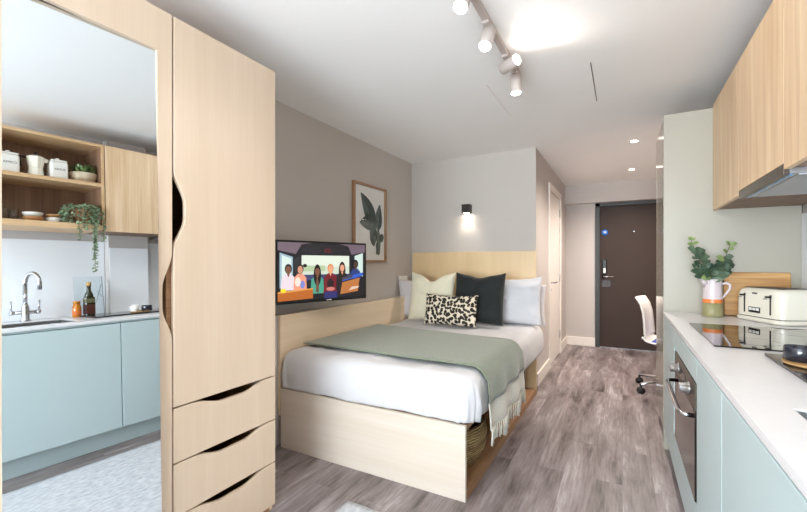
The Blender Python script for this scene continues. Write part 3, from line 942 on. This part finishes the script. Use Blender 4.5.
wt = MB()
SX0, SX1, SY0, SY1 = .328, .70, .732, 1.182
wt.box(.232, SX0, .10, 3.113, CT - .020, CT).box(SX1, KB, .10, 3.113, CT - .020, CT).box(SX0, SX1, .10, SY0, CT - .020, CT).box(SX0, SX1, SY1, 3.113, CT - .020, CT)
tag(wt.build('worktop', M['quartz']), 'long white quartz kitchen worktop along the right wall', 'worktop')
tag(MB().box(.30, .32, .10, 3.113, 0, .118).build('kickboard', M['sage']), 'pale sage kickboard under the kitchen base units', 'kickboard')
zd0, zd1 = .125, .862
def base_unit(ya, yb, label, door=True):
    r = thing('base_cabinet', label, 'cabinet', (.57, (ya + yb) / 2, .12), 0, 'kitchen base units')
    cc = MB().box(.264, .90, ya + .001, ya + .018, .12, CT - .022).box(.264, .90, yb - .018, yb - .001, .12, CT - .022).box(.264, .90, ya + .018, yb - .018, .12, .138).box(.885, .90, ya + .018, yb - .018, .138, CT - .022)
    cc.box(.250, .264, ya + .001, yb - .001, zd1 + .004, CT - .022)
    cc.build('carcass', M['sage'], r)
    if door:
        bev(MB().box(KX, KX + .022, ya + .0015, yb - .0015, zd0, zd1).build('door', M['sage'], r), .002, 2)
    return r
base_unit(.10, .728, 'pale sage base cabinet before the sink cabinet, at the near end of the worktop')
base_unit(.73, 1.390, 'wide pale sage base cabinet under the sink')
base_unit(1.392, 1.815, 'pale sage base cabinet between the sink cabinet and the oven')
base_unit(2.562, 3.112, 'pale sage base cabinet between the oven and tall cabinet')
ou = base_unit(1.817, 2.560, 'pale sage oven housing cabinet below the hob', False)
oz0, oz1 = .322, .768
bev(MB().box(KX, KX + .022, 1.8185, 2.5585, oz1 + .003, zd1).build('top_rail', M['sage'], ou), .002, 2)
bev(MB().box(KX, KX + .022, 1.8185, 2.5585, zd0, oz0 - .003).build('lower_drawer', M['sage'], ou), .002, 2)
oy0, oy1 = 1.838, 2.490
ov = thing('oven', 'built-in oven with smoked glass door and steel knobs under the hob', 'oven', (.5, 2.19, oz0))
MB().box(.262, .80, oy0 + .02, oy1 - .02, oz0 + .004, oz1 - .004).build('oven_body', M['black'], ov)
MB().box(.237, .262, oy0, oy1, .662, oz1 - .002).build('control_panel', M['dsteel'], ov)
od = MB().box(.237, .262, oy0, oy1, oz0, .658).build('door', M['oveng'], ov)
bev(od, .003)
hd_ = MB().tube([(.237, oy0 + .06, .628), (.204, oy0 + .065, .628), (.197, oy0 + .10, .628), (.197, oy1 - .10, .628), (.204, oy1 - .065, .628), (.237, oy1 - .06, .628)], .009, 12)
part(hd_.build('handle', M['chrome'], od), 'bowed chrome handle')
for ky in (1.975, 2.32):
    k_ = MB().lathe([(.026, 0), (.026, .004), (.022, .006), (.020, .034), (.018, .036)], M=Matrix.Translation((.237, ky, .713)) @ Matrix.Rotation(-PI / 2, 4, 'Y'), n=24)
    part(k_.build('knob', M['steel'], ov), 'round steel control knob')
MB().box(.2355, .237, 2.09, 2.23, .695, .735).build('display', M['blackg'], ov)

# hob
hb = thing('hob', 'black glass hob set in the white worktop', 'hob', (.56, 2.22, CT))
MB().box(.306, .825, 1.905, 2.560, CT + .0005, CT + .006, bevel=.002).build('glass_top', M['blackg'], hb)
zm_ = mat('grey_print', (70, 70, 72), .3)
for x, y, r in ((.45, 2.07, .09), (.45, 2.39, .075), (.69, 2.07, .075), (.69, 2.39, .09)):
    MB().lathe([(r, .0062), (r + .002, .0064), (r + .002, .0062)], (x, y, CT), 40, cap=False).build('cooking_zone', zm_, hb)

# sink and tap
sk = MB()
g_ = .004; zb_ = CT - .165
sk.box(SX0, SX0 + g_, SY0, SY1, zb_, CT - .004).box(SX1 - g_, SX1, SY0, SY1, zb_, CT - .004).box(SX0 + g_, SX1 - g_, SY0, SY0 + g_, zb_, CT - .004).box(SX0 + g_, SX1 - g_, SY1 - g_, SY1, zb_, CT - .004).box(SX0, SX1, SY0, SY1, zb_ - .004, zb_)
sk_o = thing('sink', 'stainless steel sink set into the white worktop', 'sink', (.52, .94, zb_))
sk.build('basin', M['steel'], sk_o)
MB().lathe([(.035, 0), (.035, .004), (.02, .005)], (.52, .94, zb_), 24).build('waste', M['chrome'], sk_o)
tx, ty = .775, 1.005
tp = thing('kitchen_tap', 'chrome swan-neck tap with two levers behind the sink', 'tap', (tx, ty, CT))
MB().lathe([(.030, 0), (.030, .012), (.024, .02), (.022, .10), (.018, .115), (.016, .125)], (tx, ty, CT + .0005), 24).tube([(tx, ty - .065, CT + .065), (tx, ty + .065, CT + .065)], .014, 14).build('tap_body', M['chrome'], tp)
pts = [(tx, ty, CT + .12), (tx, ty, CT + .26)]
for i in range(13):
    a_ = PI * i / 12 * .95
    rx = .075
    pts.append((tx - (rx - rx * math.cos(a_)) * .75, ty + (rx - rx * math.cos(a_)) * .35, CT + .26 + rx * math.sin(a_) * 1.1))
lp = Vector(pts[-1]); pts.append(tuple(lp + Vector((0, 0, -.05))))
MB().tube(pts, .0135, 14).build('spout', M['chrome'], tp)
for sgn in (-1, 1):
    MB().tube([(tx, ty + sgn * .06, CT + .065), (tx, ty + sgn * .082, CT + .065)], .017, 14).tube([(tx, ty + sgn * .074, CT + .065), (tx - .002, ty + sgn * .076, CT + .15)], .006, 10).build('lever', M['chrome'], tp)

# splashback
tag(MB().box(.838, .8445, 1.548, 1.842, CT + .001, 1.445).build('splashback', M['splash']), 'white splashback panel on the boxed-out wall beside the hob', 'splashback')
tag(MB().box(XR - .008, XR - .001, .10, 1.54, CT + .001, 1.50).build('splashback', M['splash']), 'white glossy splashback behind the sink', 'splashback')
tag(MB().box(.901, .908, 1.86, 3.113, CT + .001, 1.50).build('splashback', M['splash']), 'white splashback on the wall behind the hob and toaster', 'splashback')

# ---- wall cabinets
UX, UB = .494, .835
uz0, uz1 = 1.545, 2.200
def wall_unit(ya, yb, za, label, back):
    r = thing('wall_cabinet', label, 'cabinet', (.68, (ya + yb) / 2, za), 0, 'oak kitchen wall cabinets')
    MB().box(UX + .021, back, ya + .001, yb - .001, za + .004, uz1).build('carcass', M['oakd'], r)
    MB().box(UX, UX + .019, ya + .001, yb - .001, za, uz1).build('door', M['oak'], r)
    return r
wall_unit(2.490, 3.113, uz0, 'oak wall cabinet touching the tall cabinet', .90)
wall_unit(1.866, 2.488, uz0 + .022, 'oak wall cabinet above the extractor hood', .90)
wall_unit(1.405, 1.864, uz0, 'oak wall cabinet between the open shelves and the hood', UB)
hood = thing('extractor_hood', 'slim steel extractor hood under the oak wall cabinet', 'hood', (.68, 2.18, 1.53))
MB().box(UX + .0, UX + .018, 1.872, 2.484, 1.527, 1.565, bevel=.002).build('front_lip', M['dsteel'], hood)
MB().box(UX + .018, .88, 1.876, 2.480, 1.533, 1.566).build('hood_body', M['steel'], hood)
MB().box(UX + .05, .85, 1.90, 2.46, 1.530, 1.533).build('grease_filter', mat('pale_filter', (186, 190, 196), .35, .6), hood)
part(MB().box(UX + .022, UX + .034, 1.90, 2.46, 1.529, 1.533).build('painted_reflection', M['bluerefl'], hood), 'blue reflection painted as an edge strip')  # strip added as a painted reflection on the metal underside

os_ = thing('open_shelf_unit', 'open oak wall shelf unit with two shelves of crockery and plants', 'shelf', (.68, 1.03, uz0))
sy0, sy1 = .655, 1.400
zm0, zm1 = 1.880, 1.905
s_ = MB()
for ya_ in (sy0, sy1 - .02):
    sp_ = MB().box(UX + .002, UB, ya_, ya_ + .02, uz0 + .008, uz1).build('side_panel', M['oakd'], os_)  # sides take the oak with interior shade painted in
    MB().box(UX, UX + .002, ya_, ya_ + .02, uz0 + .008, uz1).build('edging', M['oaky'], sp_)  # thin strip keeps the front edge in unshaded oak
s_.box(UX, UB, sy0 + .02, sy1 - .02, uz1 - .02, uz1)
s_.build('top_board', M['oaky'], os_)
MB().box(UX, UB, sy0 + .02, sy1 - .02, uz0 + .008, uz0 + .048).build('bottom_shelf', M['oaky'], os_)
MB().box(UX + .003, UB - .011, sy0 + .02, sy1 - .02, zm0, zm1).build('middle_shelf', M['oaky'], os_)
MB().box(UB - .010, UB, sy0 + .02, sy1 - .02, uz0 + .048, uz1 - .02).build('back_panel', M['oakd'], os_)
zl = uz0 + .0485; zu = zm1 + .0005

# ---- things on the shelves
def text_mesh(s_, size, loc, rot, m, parent):
    cu = bpy.data.curves.new('lettering', 'FONT'); cu.body = s_; cu.size = size; cu.extrude = .0004
    cu.align_x = 'CENTER'; cu.align_y = 'CENTER'
    to = bpy.data.objects.new('lettering_tmp', cu); col.objects.link(to)
    dg = bpy.context.evaluated_depsgraph_get()
    me = bpy.data.meshes.new_from_object(to.evaluated_get(dg))
    bpy.data.objects.remove(to)
    me.materials.clear(); me.materials.append(m)
    o = bpy.data.objects.new('lettering', me); col.objects.link(o)
    o.parent = parent
    o.matrix_basis = wm(parent).inverted() @ (Matrix.Translation(loc) @ rot)
    return o
ROT = Matrix.Rotation(-PI / 2, 4, 'Z') @ Matrix.Rotation(PI / 2, 4, 'X')
def canister(y, label, word):
    r = thing('canister', label, 'canister', (.60, y, zu), 0, 'white storage canisters')
    bev(MB().box(.548, .652, y - .050, y + .050, zu, zu + .128, bevel=.014, seg=4).build('body', M['creamc'], r), .001)
    MB().box(.552, .648, y - .046, y + .046, zu + .1285, zu + .140, bevel=.005).lathe([(.006, .140), (.012, .15), (.010, .158)], (.60, y, zu), 16).build('lid', M['creamc'], r)
    text_mesh(word, .020, (.5475, y, zu + .07), ROT, M['ink'], r)
    return r
canister(.890, 'white storage canister at the mirror edge, beside the moka pot', 'COFFEE')
canister(1.150, 'white storage canister between the moka pot and the succulent bowl', 'SUGAR')
my = 1.030
mk = thing('moka_pot', 'cream moka pot with a black handle on the middle shelf', 'moka pot', (.60, my, zu))
MB().lathe([(.043, 0), (.045, .004), (.039, .062), (.043, .066)], (.60, my, zu), 10, smooth=False).build('boiler', M['cream'], mk)
MB().lathe([(.038, .067), (.040, .072), (.053, .138), (.052, .140)], (.60, my, zu), 10, smooth=False).box(.585, .615, my + .045, my + .066, zu + .112, zu + .136).build('top_chamber', M['cream'], mk)
lid_ = MB().lathe([(.052, .1405), (.030, .152), (.008, .156)], (.60, my, zu), 10, smooth=False).build('lid', M['cream'], mk)
MB().lathe([(.006, .156), (.010, .164), (.011, .174), (.006, .180)], (.60, my, zu), 14).build('knob', M['black'], lid_)
MB().tube([(.60, my - .045, zu + .132), (.60, my - .078, zu + .134), (.60, my - .085, zu + .110), (.60, my - .077, zu + .065)], [.008, .009, .009, .007], 10).build('handle', M['black'], mk)
by = 1.305
sb = thing('planted_bowl', 'stone bowl of small green succulents on the middle shelf', 'plant', (.605, by, zu))
MB().lathe([(.045, 0), (.062, .008), (.082, .045), (.086, .075), (.080, .075), (.070, .055), (.01, .052)], (.605, by, zu), 32).build('bowl', M['stone'], sb)
MB().lathe([(.074, .062), (.03, .070), (.005, .072)], (.605, by, zu), 20).build('soil', M['soil'], sb)
fo = MB()
for i in range(150):
    a_ = R.uniform(0, 2 * PI); r_ = .072 * math.sqrt(R.random())
    d_ = Vector((math.cos(a_) * r_ * 9, math.sin(a_) * r_ * 9, R.uniform(.5, 1.2)))
    fo.leaf((.605 + r_ * math.cos(a_), by + r_ * math.sin(a_), zu + .072 + R.uniform(0, .045)), d_, (math.cos(a_), math.sin(a_), .4), R.uniform(.02, .034), R.uniform(.013, .02))
fo.build('foliage', M['leafs'], sb)
# glasses and bowls on the bottom shelf
def tumbler(x, y, label):
    o = MB().lathe([(.024, 0), (.031, .085), (.0295, .085), (.023, .006), (.004, .006)], (x, y, zl), 24).build('drinking_glass', M['glassb'])
    return tag(o, label, 'glass', 'clear tumblers')
tumbler(.585, .868, 'clear drinking glass at the mirror edge, at the front of the bottom shelf')
tumbler(.66, .925, 'clear drinking glass behind the front glass, on the bottom shelf')
def bowl(y, z, r, h_, m_, label):
    o = MB().lathe([(r * .5, 0), (r * .82, h_ * .25), (r, h_ * .8), (r * .99, h_), (r * .93, h_), (r * .75, h_ * .35), (r * .05, h_ * .2)], (.60, y, z), 32).build('bowl', m_)
    return tag(o, label, 'bowl', 'bowls stacked on the bottom shelf')
bowl(1.012, zl, .055, .036, M['woodb'], 'wooden bowl under a white bowl, next to the glasses')
bowl(1.012, zl + .034, .056, .030, M['creamc'], 'white bowl stacked on a wooden bowl, next to the glasses')
bowl(1.130, zl, .048, .036, M['creamc'], 'white bowl under a wooden bowl, next to the trailing plant')
bowl(1.130, zl + .034, .047, .026, M['woodb'], 'wooden bowl stacked on a white bowl, next to the trailing plant')
# trailing plant
py_ = 1.300
tr = thing('trailing_plant', 'variegated trailing plant in a terracotta pot spilling off the bottom shelf', 'plant', (.60, py_, zl))
MB().lathe([(.045, 0), (.058, .10), (.062, .104), (.062, .118), (.054, .118), (.050, .095), (.01, .09)], (.60, py_, zl), 28).build('pot', mat('terracotta', (176, 120, 84), .8, var=.2, scale=20), tr)
MB().lathe([(.052, .098), (.02, .108), (.004, .11)], (.60, py_, zl), 16).build('soil', M['soil'], tr)
fo = MB(); st = MB()
for k in range(26):
    a_ = R.uniform(PI * .45, PI * 1.55) if k < 20 else R.uniform(0, 2 * PI)
    ln = R.uniform(.08, .17)
    if k in (0, 1, 2): ln = (.40, .34, .28)[k]; a_ = PI + (-.15, .1, -.3)[k]
    if k in (3, 4): ln = .22; a_ = PI + (.55, -.6)[k - 3]
    p = Vector((.60 + .045 * math.cos(a_), py_ + .045 * math.sin(a_), zl + .11))
    pts = [p.copy()]
    d_ = Vector((math.cos(a_) * .8, math.sin(a_) * .9, R.uniform(.3, 1.1)))
    n_ = int(ln / .012) + 6
    for i in range(n_):
        d_ += Vector((R.uniform(-.15, .15), R.uniform(-.15, .15), -.22)); 
        if i > 5: d_.x *= .5; d_.y *= .7
        d_.normalize()
        p = p + d_ * .014
        if p.x > UX - .016 and p.z < zl + .02: p.x = UX - .016 if ln > .2 else p.x; p.z = max(p.z, zl + .012) if ln <= .2 else p.z
        if p.x > .78: p.x = .78
        pts.append(p.copy())
        for q_ in range(2):
            fo.leaf(p, (R.uniform(-1, .3), R.uniform(-1, 1), R.uniform(-.6, .6)), (R.uniform(-1, -.2), R.uniform(-.5, .5), .6), R.uniform(.016, .026), R.uniform(.012, .018))
    st.tube(pts, .0016, 5)
st.build('stems', M['stem'], tr); fo.build('foliage', M['leafv'], tr)

# ---- on the worktop near the sink
zc = CT + .0008
bo = thing('oil_bottle', 'dark green glass oil bottle with an oxblood label by the sink', 'bottle', (.75, 1.372, zc))
MB().box(.718, .782, 1.340, 1.404, zc, zc + .150, bevel=.010, seg=3).lathe([(.030, .145), (.028, .165), (.015, .195), (.013, .225), (.015, .228), (.015, .234)], (.75, 1.372, zc), 20).build('bottle_body', M['bottle'], bo)
MB().box(.7165, .7835, 1.3385, 1.4055, zc + .012, zc + .095, bevel=.010, seg=3).build('label', M['labelr'], bo)
MB().box(.7167, .7833, 1.3387, 1.4053, zc + .098, zc + .140, bevel=.010, seg=3).build('upper_label', M['labelo'], bo)
MB().lathe([(.016, .234), (.016, .262), (.014, .264)], (.75, 1.372, zc), 18).build('cap', M['cork'], bo)
ja = thing('honey_jar', 'small amber jar beside the oil bottle', 'jar', (.74, 1.290, zc))
MB().lathe([(.026, 0), (.028, .004), (.028, .075), (.022, .092), (.021, .10)], (.74, 1.290, zc), 24).build('jar_body', M['amber'], ja)
MB().lathe([(.023, .1), (.023, .12), (.021, .122)], (.74, 1.290, zc), 20).build('lid', mat('amber_lid', (190, 126, 40), .3, .3), ja)
MB().lathe([(.0284, .02), (.0284, .05)], (.74, 1.290, zc), 24, cap=False).build('label', mat('orange_label', (214, 110, 40), .6), ja)
gs = thing('cookbook_stand', 'clear glass cookbook stand leaning by the splashback behind the oil bottle', 'stand', (.80, 1.40, zc))
GM = Matrix.Translation((.800, 1.395, zc + .002)) @ Matrix.Rotation(math.radians(9), 4, 'Y')
MB().box(-.003, .003, -.095, .095, 0, .31, M=GM, bevel=.001).build('panel', M['glassb'], gs)
MB().tube([GM @ Vector((.004, .092, .25)), (.828, 1.42, zc + .005)], .003, 6).tube([GM @ Vector((.004, .092, .14)), (.828, 1.45, zc + .19)], .003, 6).build('strut', M['steel'], gs)
MB().box(-.0035, .0035, .095, .099, 0, .31, M=GM).build('edge', mat('smoked_edge', (150, 152, 156), .2), gs)

# ---- granite board, tray, pot, mug
tag(MB().box(.427, .74, 1.30, 1.80, zc, zc + .010, bevel=.002).build('granite_board', M['granite']), 'black granite worktop saver under the wooden tray', 'board')
zg = zc + .0105
tag(MB().lathe([(.062, 0), (.070, .003), (.073, .009), (.070, .009), (.064, .006), (.01, .005)], (.503, 1.635, zg), 40).build('tray', M['trayw']), 'round wooden tray holding a navy pot and white mug', 'tray')
zt_ = zg + .0065
po = thing('ramekin', 'dark navy ceramic pot on the wooden tray', 'pot', (.478, 1.668, zt_))
MB().lathe([(.033, 0), (.037, .004), (.037, .042), (.0355, .044), (.034, .042), (.034, .01), (.004, .009)], (.478, 1.668, zt_), 32).build('pot_body', M['navy'], po)
mg = thing('mug', 'white mug on the wooden tray beside the navy pot', 'mug', (.522, 1.598, zt_))
MB().lathe([(.024, 0), (.027, .004), (.029, .05), (.0275, .05), (.025, .008), (.004, .007)], (.522, 1.598, zt_), 28).build('mug_body', M['white'], mg)
MB().tube([(.548, 1.585, zt_ + .04), (.564, 1.577, zt_ + .038), (.564, 1.577, zt_ + .016), (.548, 1.585, zt_ + .012)], .004, 8).build('handle', M['white'], mg)

# ---- cutting board
CM = Matrix.Translation((.70, 3.068, zc)) @ Matrix.Rotation(math.radians(-7), 4, 'X')
cb = MB().box(-.158, .150, -.012, .012, .002, .262, M=CM, bevel=.004, seg=2)
tag(cb.build('chopping_board', M['bamboo']), 'bamboo chopping board leaning on the tall cabinet behind the toaster', 'board')

# ---- toaster
tA = Vector((.568, 2.955, 0)); tB = Vector((.700, 2.680, 0))       # lever face, far and near bottom corners
td = (tB - tA); tw = td.length; td.normalize(); tn = Vector((-td.y, td.x, 0))   # tn points into the body
if tn.x < 0: tn = -tn
TT = Matrix(((td.x, tn.x, 0, tA.x), (td.y, tn.y, 0, tA.y), (0, 0, 1, zc), (0, 0, 0, 1)))
to = thing('toaster', 'cream four slice toaster with black levers at the back of the worktop', 'toaster', ((tA + tB) / 2).to_tuple()[:2] + (zc,))
tlen = .215
def rrect(x0, x1, y0, y1, r, n=6):
    out = []
    for cx_, cy_, a0 in ((x1 - r, y1 - r, 0), (x0 + r, y1 - r, PI / 2), (x0 + r, y0 + r, PI), (x1 - r, y0 + r, 3 * PI / 2)):
        for i in range(n + 1):
            a_ = a0 + PI / 2 * i / n
            out.append((cx_ + r * math.cos(a_), cy_ + r * math.sin(a_)))
    return out
def loft(rings, Mx):
    b = MB(); n = len(rings[0][0]); vs = []; fs = []
    for pts_, z in rings:
        vs += [(p[0], p[1], z) for p in pts_]
    for i in range(len(rings) - 1):
        for k in range(n):
            k2 = (k + 1) % n
            fs.append((i * n + k, i * n + k2, (i + 1) * n + k2, (i + 1) * n + k))
    fs.append(tuple(reversed(range(n)))); fs.append(tuple(range((len(rings) - 1) * n, len(rings) * n)))
    b._faces(vs, fs, Mx, True)
    return b
rings = []
for ins, z in ((.0, .028), (.0, .10), (.001, .14), (.004, .158), (.010, .170), (.020, .178), (.030, .181)):
    rings.append((rrect(ins, tw - ins, ins, tlen - ins, .045), z))
ob = loft(rings, TT).build('body', M['cream'], to)
md = ob.modifiers.new('es', 'EDGE_SPLIT'); md.split_angle = math.radians(50)
ob = loft([(rrect(-.006, tw + .006, -.006, tlen + .004, .05), .002), (rrect(-.006, tw + .006, -.006, tlen + .004, .05), .018), (rrect(-.002, tw + .002, -.002, tlen, .047), .024)], TT).build('base', M['cream'], to)
loft([(rrect(.002, tw - .002, .001, tlen - .002, .045), .0235), (rrect(.002, tw - .002, .001, tlen - .002, .045), .0285)], TT).build('base_gap', M['black'], to)
MB().box(.035, tw - .035, .03, tlen - .03, .1805, .183, M=TT, bevel=.001).build('top_plate', M['dark'], to)
for xs in (.055, .11, .17, .225):
    if xs + .024 < tw - .035:
        MB().box(xs, xs + .024, .04, tlen - .04, .183, .1835, M=TT).build('slot', M['black'], to)
for xs in (.075, tw - .062):
    sl = MB().box(xs - .004, xs + .004, -.0015, .004, .045, .150, M=TT).build('lever_slot', M['black'], to)
    MB().box(xs - .011, xs + .011, -.022, -.001, .135, .145, M=TT, bevel=.003).build('lever', M['black'], sl)
    MB().box(xs - .028, xs - .011, -.016, -.006, .127, .132, M=TT, bevel=.002).build('lever_tip', M['chrome'], sl)
bp_ = MB().box(.105, .180, -.003, .004, .048, .078, M=TT, bevel=.001).build('button_panel', M['black'], to)
for xs in (.112, .135, .158):
    part(MB().box(xs, xs + .017, -.006, -.002, .060, .074, M=TT, bevel=.001).build('button', M['white'], bp_), 'white push button')
MB().box(.128, .157, -.002, .003, .150, .157, M=TT).build('maker_badge', M['dark'], to)
for xs in (tw * .45, tw * .95):
    pass

# ---- jug with eucalyptus
jx, jy = .470, 2.975
jg = thing('jug', 'lilac, orange and olive banded ceramic jug on the worktop', 'jug', (jx, jy, zc))
MB().lathe([(.049, 0), (.051, .003), (.0487, .082)], (jx, jy, zc), 36, cap=True).build('olive_band', M['olive'], jg)
MB().lathe([(.0489, .082), (.0478, .104)], (jx, jy, zc), 36, cap=False).build('orange_band', M['orange'], jg)
jb = MB().lathe([(.0478, .104), (.0455, .17), (.0455, .208), (.047, .222), (.044, .222), (.0415, .20), (.042, .12)], (jx, jy, zc), 36, cap=False)
jb.build('neck', M['lilac'], jg)
# spout: towards the aisle
sv = []
dS = Vector((-.92, -.40, 0)).normalized(); sS = Vector((-dS.y, dS.x, 0))
c0 = Vector((jx, jy, zc))
vsx = [c0 + dS * .041 + sS * .026 + Vector((0, 0, .222)), c0 + dS * .041 - sS * .026 + Vector((0, 0, .222)), c0 + dS * .074 + Vector((0, 0, .224)), c0 + dS * .043 + Vector((0, 0, .165)), c0 + dS * .039 + sS * .022 + Vector((0, 0, .2)), c0 + dS * .039 - sS * .022 + Vector((0, 0, .2))]
b = MB(); b._faces(vsx, [(0, 2, 3, 4), (1, 5, 3, 2)], None, True)
o = b.build('spout', M['lilac'], jg); solid(o, .004, 0)
dH = Vector((.92, -.25, 0)).normalized()
MB().tube([c0 + dH * .044 + Vector((0, 0, .195)), c0 + dH * .066 + Vector((0, 0, .200)), c0 + dH * .082 + Vector((0, 0, .190)), c0 + dH * .080 + Vector((0, 0, .165)), c0 + dH * .062 + Vector((0, 0, .135)), c0 + dH * .046 + Vector((0, 0, .112))], [.007, .0075, .007, .0065, .006, .006], 10).build('handle', M['lilac'], jg)
eu = thing('eucalyptus', 'spray of eucalyptus stems standing in the banded jug', 'plant', (jx, jy, zc + .2))
st = MB(); f1 = MB(); f2 = MB()
rgt = Vector((.877, .48, 0)); fwd = Vector((-.48, .877, 0))
stems = [(-.115, .235, .02), (-.085, .17, -.01), (.105, .205, .0), (.075, .12, .02), (-.06, .08, -.03), (.0, .085, .03), (-.02, .05, -.05), (.05, .06, -.05), (-.10, .075, .0), (.115, .085, .01), (.02, .07, -.06), (-.05, .04, -.06)]
for k, (dx, dz, df) in enumerate(stems):
    p0 = c0 + Vector((0, 0, .10)); p1 = c0 + rgt * dx * .25 + Vector((0, 0, .222)); p2 = c0 + rgt * dx + fwd * df + Vector((0, 0, .222 + dz))
    pts = []
    for i in range(11):
        u = i / 10
        pts.append(p0 * (1 - u) ** 2 + p1 * 2 * u * (1 - u) * 1.0 + p2 * u * u)
    st.tube(pts, .0018, 6)
    n_ = 9 if k < 4 else 8
    for i in range(n_):
        u = .52 + .48 * i / (n_ - 1)
        q_ = p0 * (1 - u) ** 2 + p1 * 2 * u * (1 - u) + p2 * u * u
        if q_.z < c0.z + .215: continue
        for sgn in (-1, 1):
            if R.random() < .2: continue
            dd = (rgt * sgn * R.uniform(.5, 1) + Vector((R.uniform(-.4, .4), R.uniform(-.6, .1), R.uniform(-.1, .8))))
            sz = R.uniform(.034, .056) * (1 if u < .9 else .7)
            tgt = f2 if (u > .93 and k in (0, 2)) or R.random() < .06 else f1
            tgt.leaf(q_, dd, (R.uniform(-.4, .4), -1, R.uniform(0, .8)), sz, sz * .8)
st.build('stems', M['stem'], eu); f1.build('leaves', M['leafd'], eu); part(f2.build('young_leaves', M['leafl'], eu), 'yellow-green young leaves')

# ------------------------------------------------------------------ desk chair
cxx, cyy = .405, 4.53
ch = thing('desk_chair', 'white shell desk chair with blue seat pad on chrome castor base', 'chair', (cxx, cyy, 0))
dB = Vector((-.97, .24, 0)).normalized()      # from the seat centre to the backrest
sB = Vector((-dB.y, dB.x, 0))
cc0 = Vector((cxx, cyy, 0))
prof = [(-.22, .455), (-.15, .440), (0, .435), (.12, .438), (.175, .452), (.200, .485), (.212, .54), (.218, .64), (.228, .74), (.250, .82), (.290, .885)]
def shell(u, v):
    i = u * (len(prof) - 1); k = min(int(i), len(prof) - 2); f = i - k
    a_ = prof[k][0] * (1 - f) + prof[k + 1][0] * f; z = prof[k][1] * (1 - f) + prof[k + 1][1] * f
    hw = .20 - .02 * (u > .6) * (u - .6) / .4
    sd = (v - .5) * 2
    curl = .035 * sd * sd
    p = cc0 + dB * (a_ - (curl if u > .55 else 0)) + sB * hw * sd + Vector((0, 0, z + (curl if u <= .5 else 0)))
    return p
o = MB().grid(shell, 30, 14).build('shell', M['white'], ch); solid(o, .012, 0)
o = MB().grid(lambda u, v: cc0 + dB * (-.19 + .32 * u) + sB * .17 * (v - .5) * 2 + Vector((0, 0, .470 + .012 * math.sin(PI * u) * math.sin(PI * v))), 10, 10).build('seat_pad', M['blue'], ch); solid(o, .022, 0)
part(o, 'blue fabric seat pad')
MB().tube([(cxx, cyy, .10), (cxx, cyy, .425)], .022, 16).lathe([(.09, 0), (.09, .012)], (cxx, cyy, .415), 20).build('gas_column', M['black'], ch)
for k in range(5):
    a_ = math.radians(144 + 72 * k)
    tip = Vector((cxx + .315 * math.cos(a_), cyy + .315 * math.sin(a_), .085))
    MB().tube([(cxx, cyy, .125), tip], [.020, .013], 10).build('base_arm', M['chrome'], ch)
    cs = MB()
    for off in (-.013, .013):
        n_ = Vector((-math.sin(a_), math.cos(a_), 0))
        pw = Vector((tip.x, tip.y, .028)) + n_ * off
        cs.tube([pw - n_ * .010, pw + n_ * .010], .028, 18)
    cs.tube([(tip.x, tip.y, .03), (tip.x, tip.y, .085)], .011, 10)
    cs.build('castor', M['black'], ch)

# ------------------------------------------------------------------ rug
def rugpt(u, v):
    x = -1.225 + 1.285 * u; y = -.9 + 2.55 * v
    return (x + .006 * fbm((y * 9, 1, 0)) * (u in (0, 1)), y + .006 * fbm((x * 9, 2, 0)), .012 + .0015 * fbm((x * 20, y * 20, 0)))
o = MB().grid(rugpt, 40, 80).build('rug', M['rug']); solid(o, .010, -1)
tag(o, 'pale woven rug on the floor before the wardrobe', 'rug')

# ------------------------------------------------------------------ light
w = bpy.data.worlds.new('sky'); sc.world = w; w.use_nodes = True
bg = w.node_tree.nodes['Background']; bg.inputs[0].default_value = (0.80, 0.90, 1.0, 1); bg.inputs[1].default_value = 3.0

def lamp(name, typ, loc, energy, color=(1, 1, 1), target=None, **kw):
    l = bpy.data.lights.new(name, typ); l.energy = energy; l.color = color
    for k, v in kw.items(): setattr(l, k, v)
    o = bpy.data.objects.new(name, l); col.objects.link(o); o.location = loc
    if target is not None:
        o.rotation_euler = (Vector(target) - Vector(loc)).to_track_quat('-Z', 'Y').to_euler()
    return o
lamp('window_daylight', 'AREA', ((WX0 + WX1) / 2, YB - .16, (WZ0 + WZ1) / 2), 260, (0.82, 0.92, 1.0), ((WX0 + WX1) / 2, 1.0, 5.5), shape='RECTANGLE', size=WX1 - WX0, size_y=WZ1 - WZ0)
for hy, hd, pw_ in heads:
    hd = Vector(hd).normalized()
    piv = Vector((-.55, hy, ZC - .067)); b_ = piv + hd * .085
    lamp('track_spot', 'SPOT', b_, pw_, (1, .93, .86), b_ + hd, spot_size=2.4, spot_blend=.8, shadow_soft_size=.025)
for x, y in ((.097, 4.29), (.10, 5.57)):
    lamp('downlight_beam', 'SPOT', (x, y, ZC - .012), 100, (1, .89, .80), (x, y, 0), spot_size=2.6, spot_blend=.9, shadow_soft_size=.03)
lamp('wall_light_beam', 'SPOT', (lx, (ly0 + ly1) / 2, lz0 - .002), 3.0, (1, .90, .80), (lx, (ly0 + ly1) / 2, 0), spot_size=1.75, spot_blend=.75, shadow_soft_size=.028)

sc.view_settings.view_transform = 'Standard'
sc.view_settings.look = 'None'
sc.view_settings.gamma = 1.0
sc.view_settings.exposure = 0.66
sc.cycles.max_bounces = 12
sc.cycles.diffuse_bounces = 6
sc.cycles.glossy_bounces = 6
sc.cycles.transparent_max_bounces = 12
sc.cycles.use_denoising = True
sc.cycles.sample_clamp_indirect = 6.0
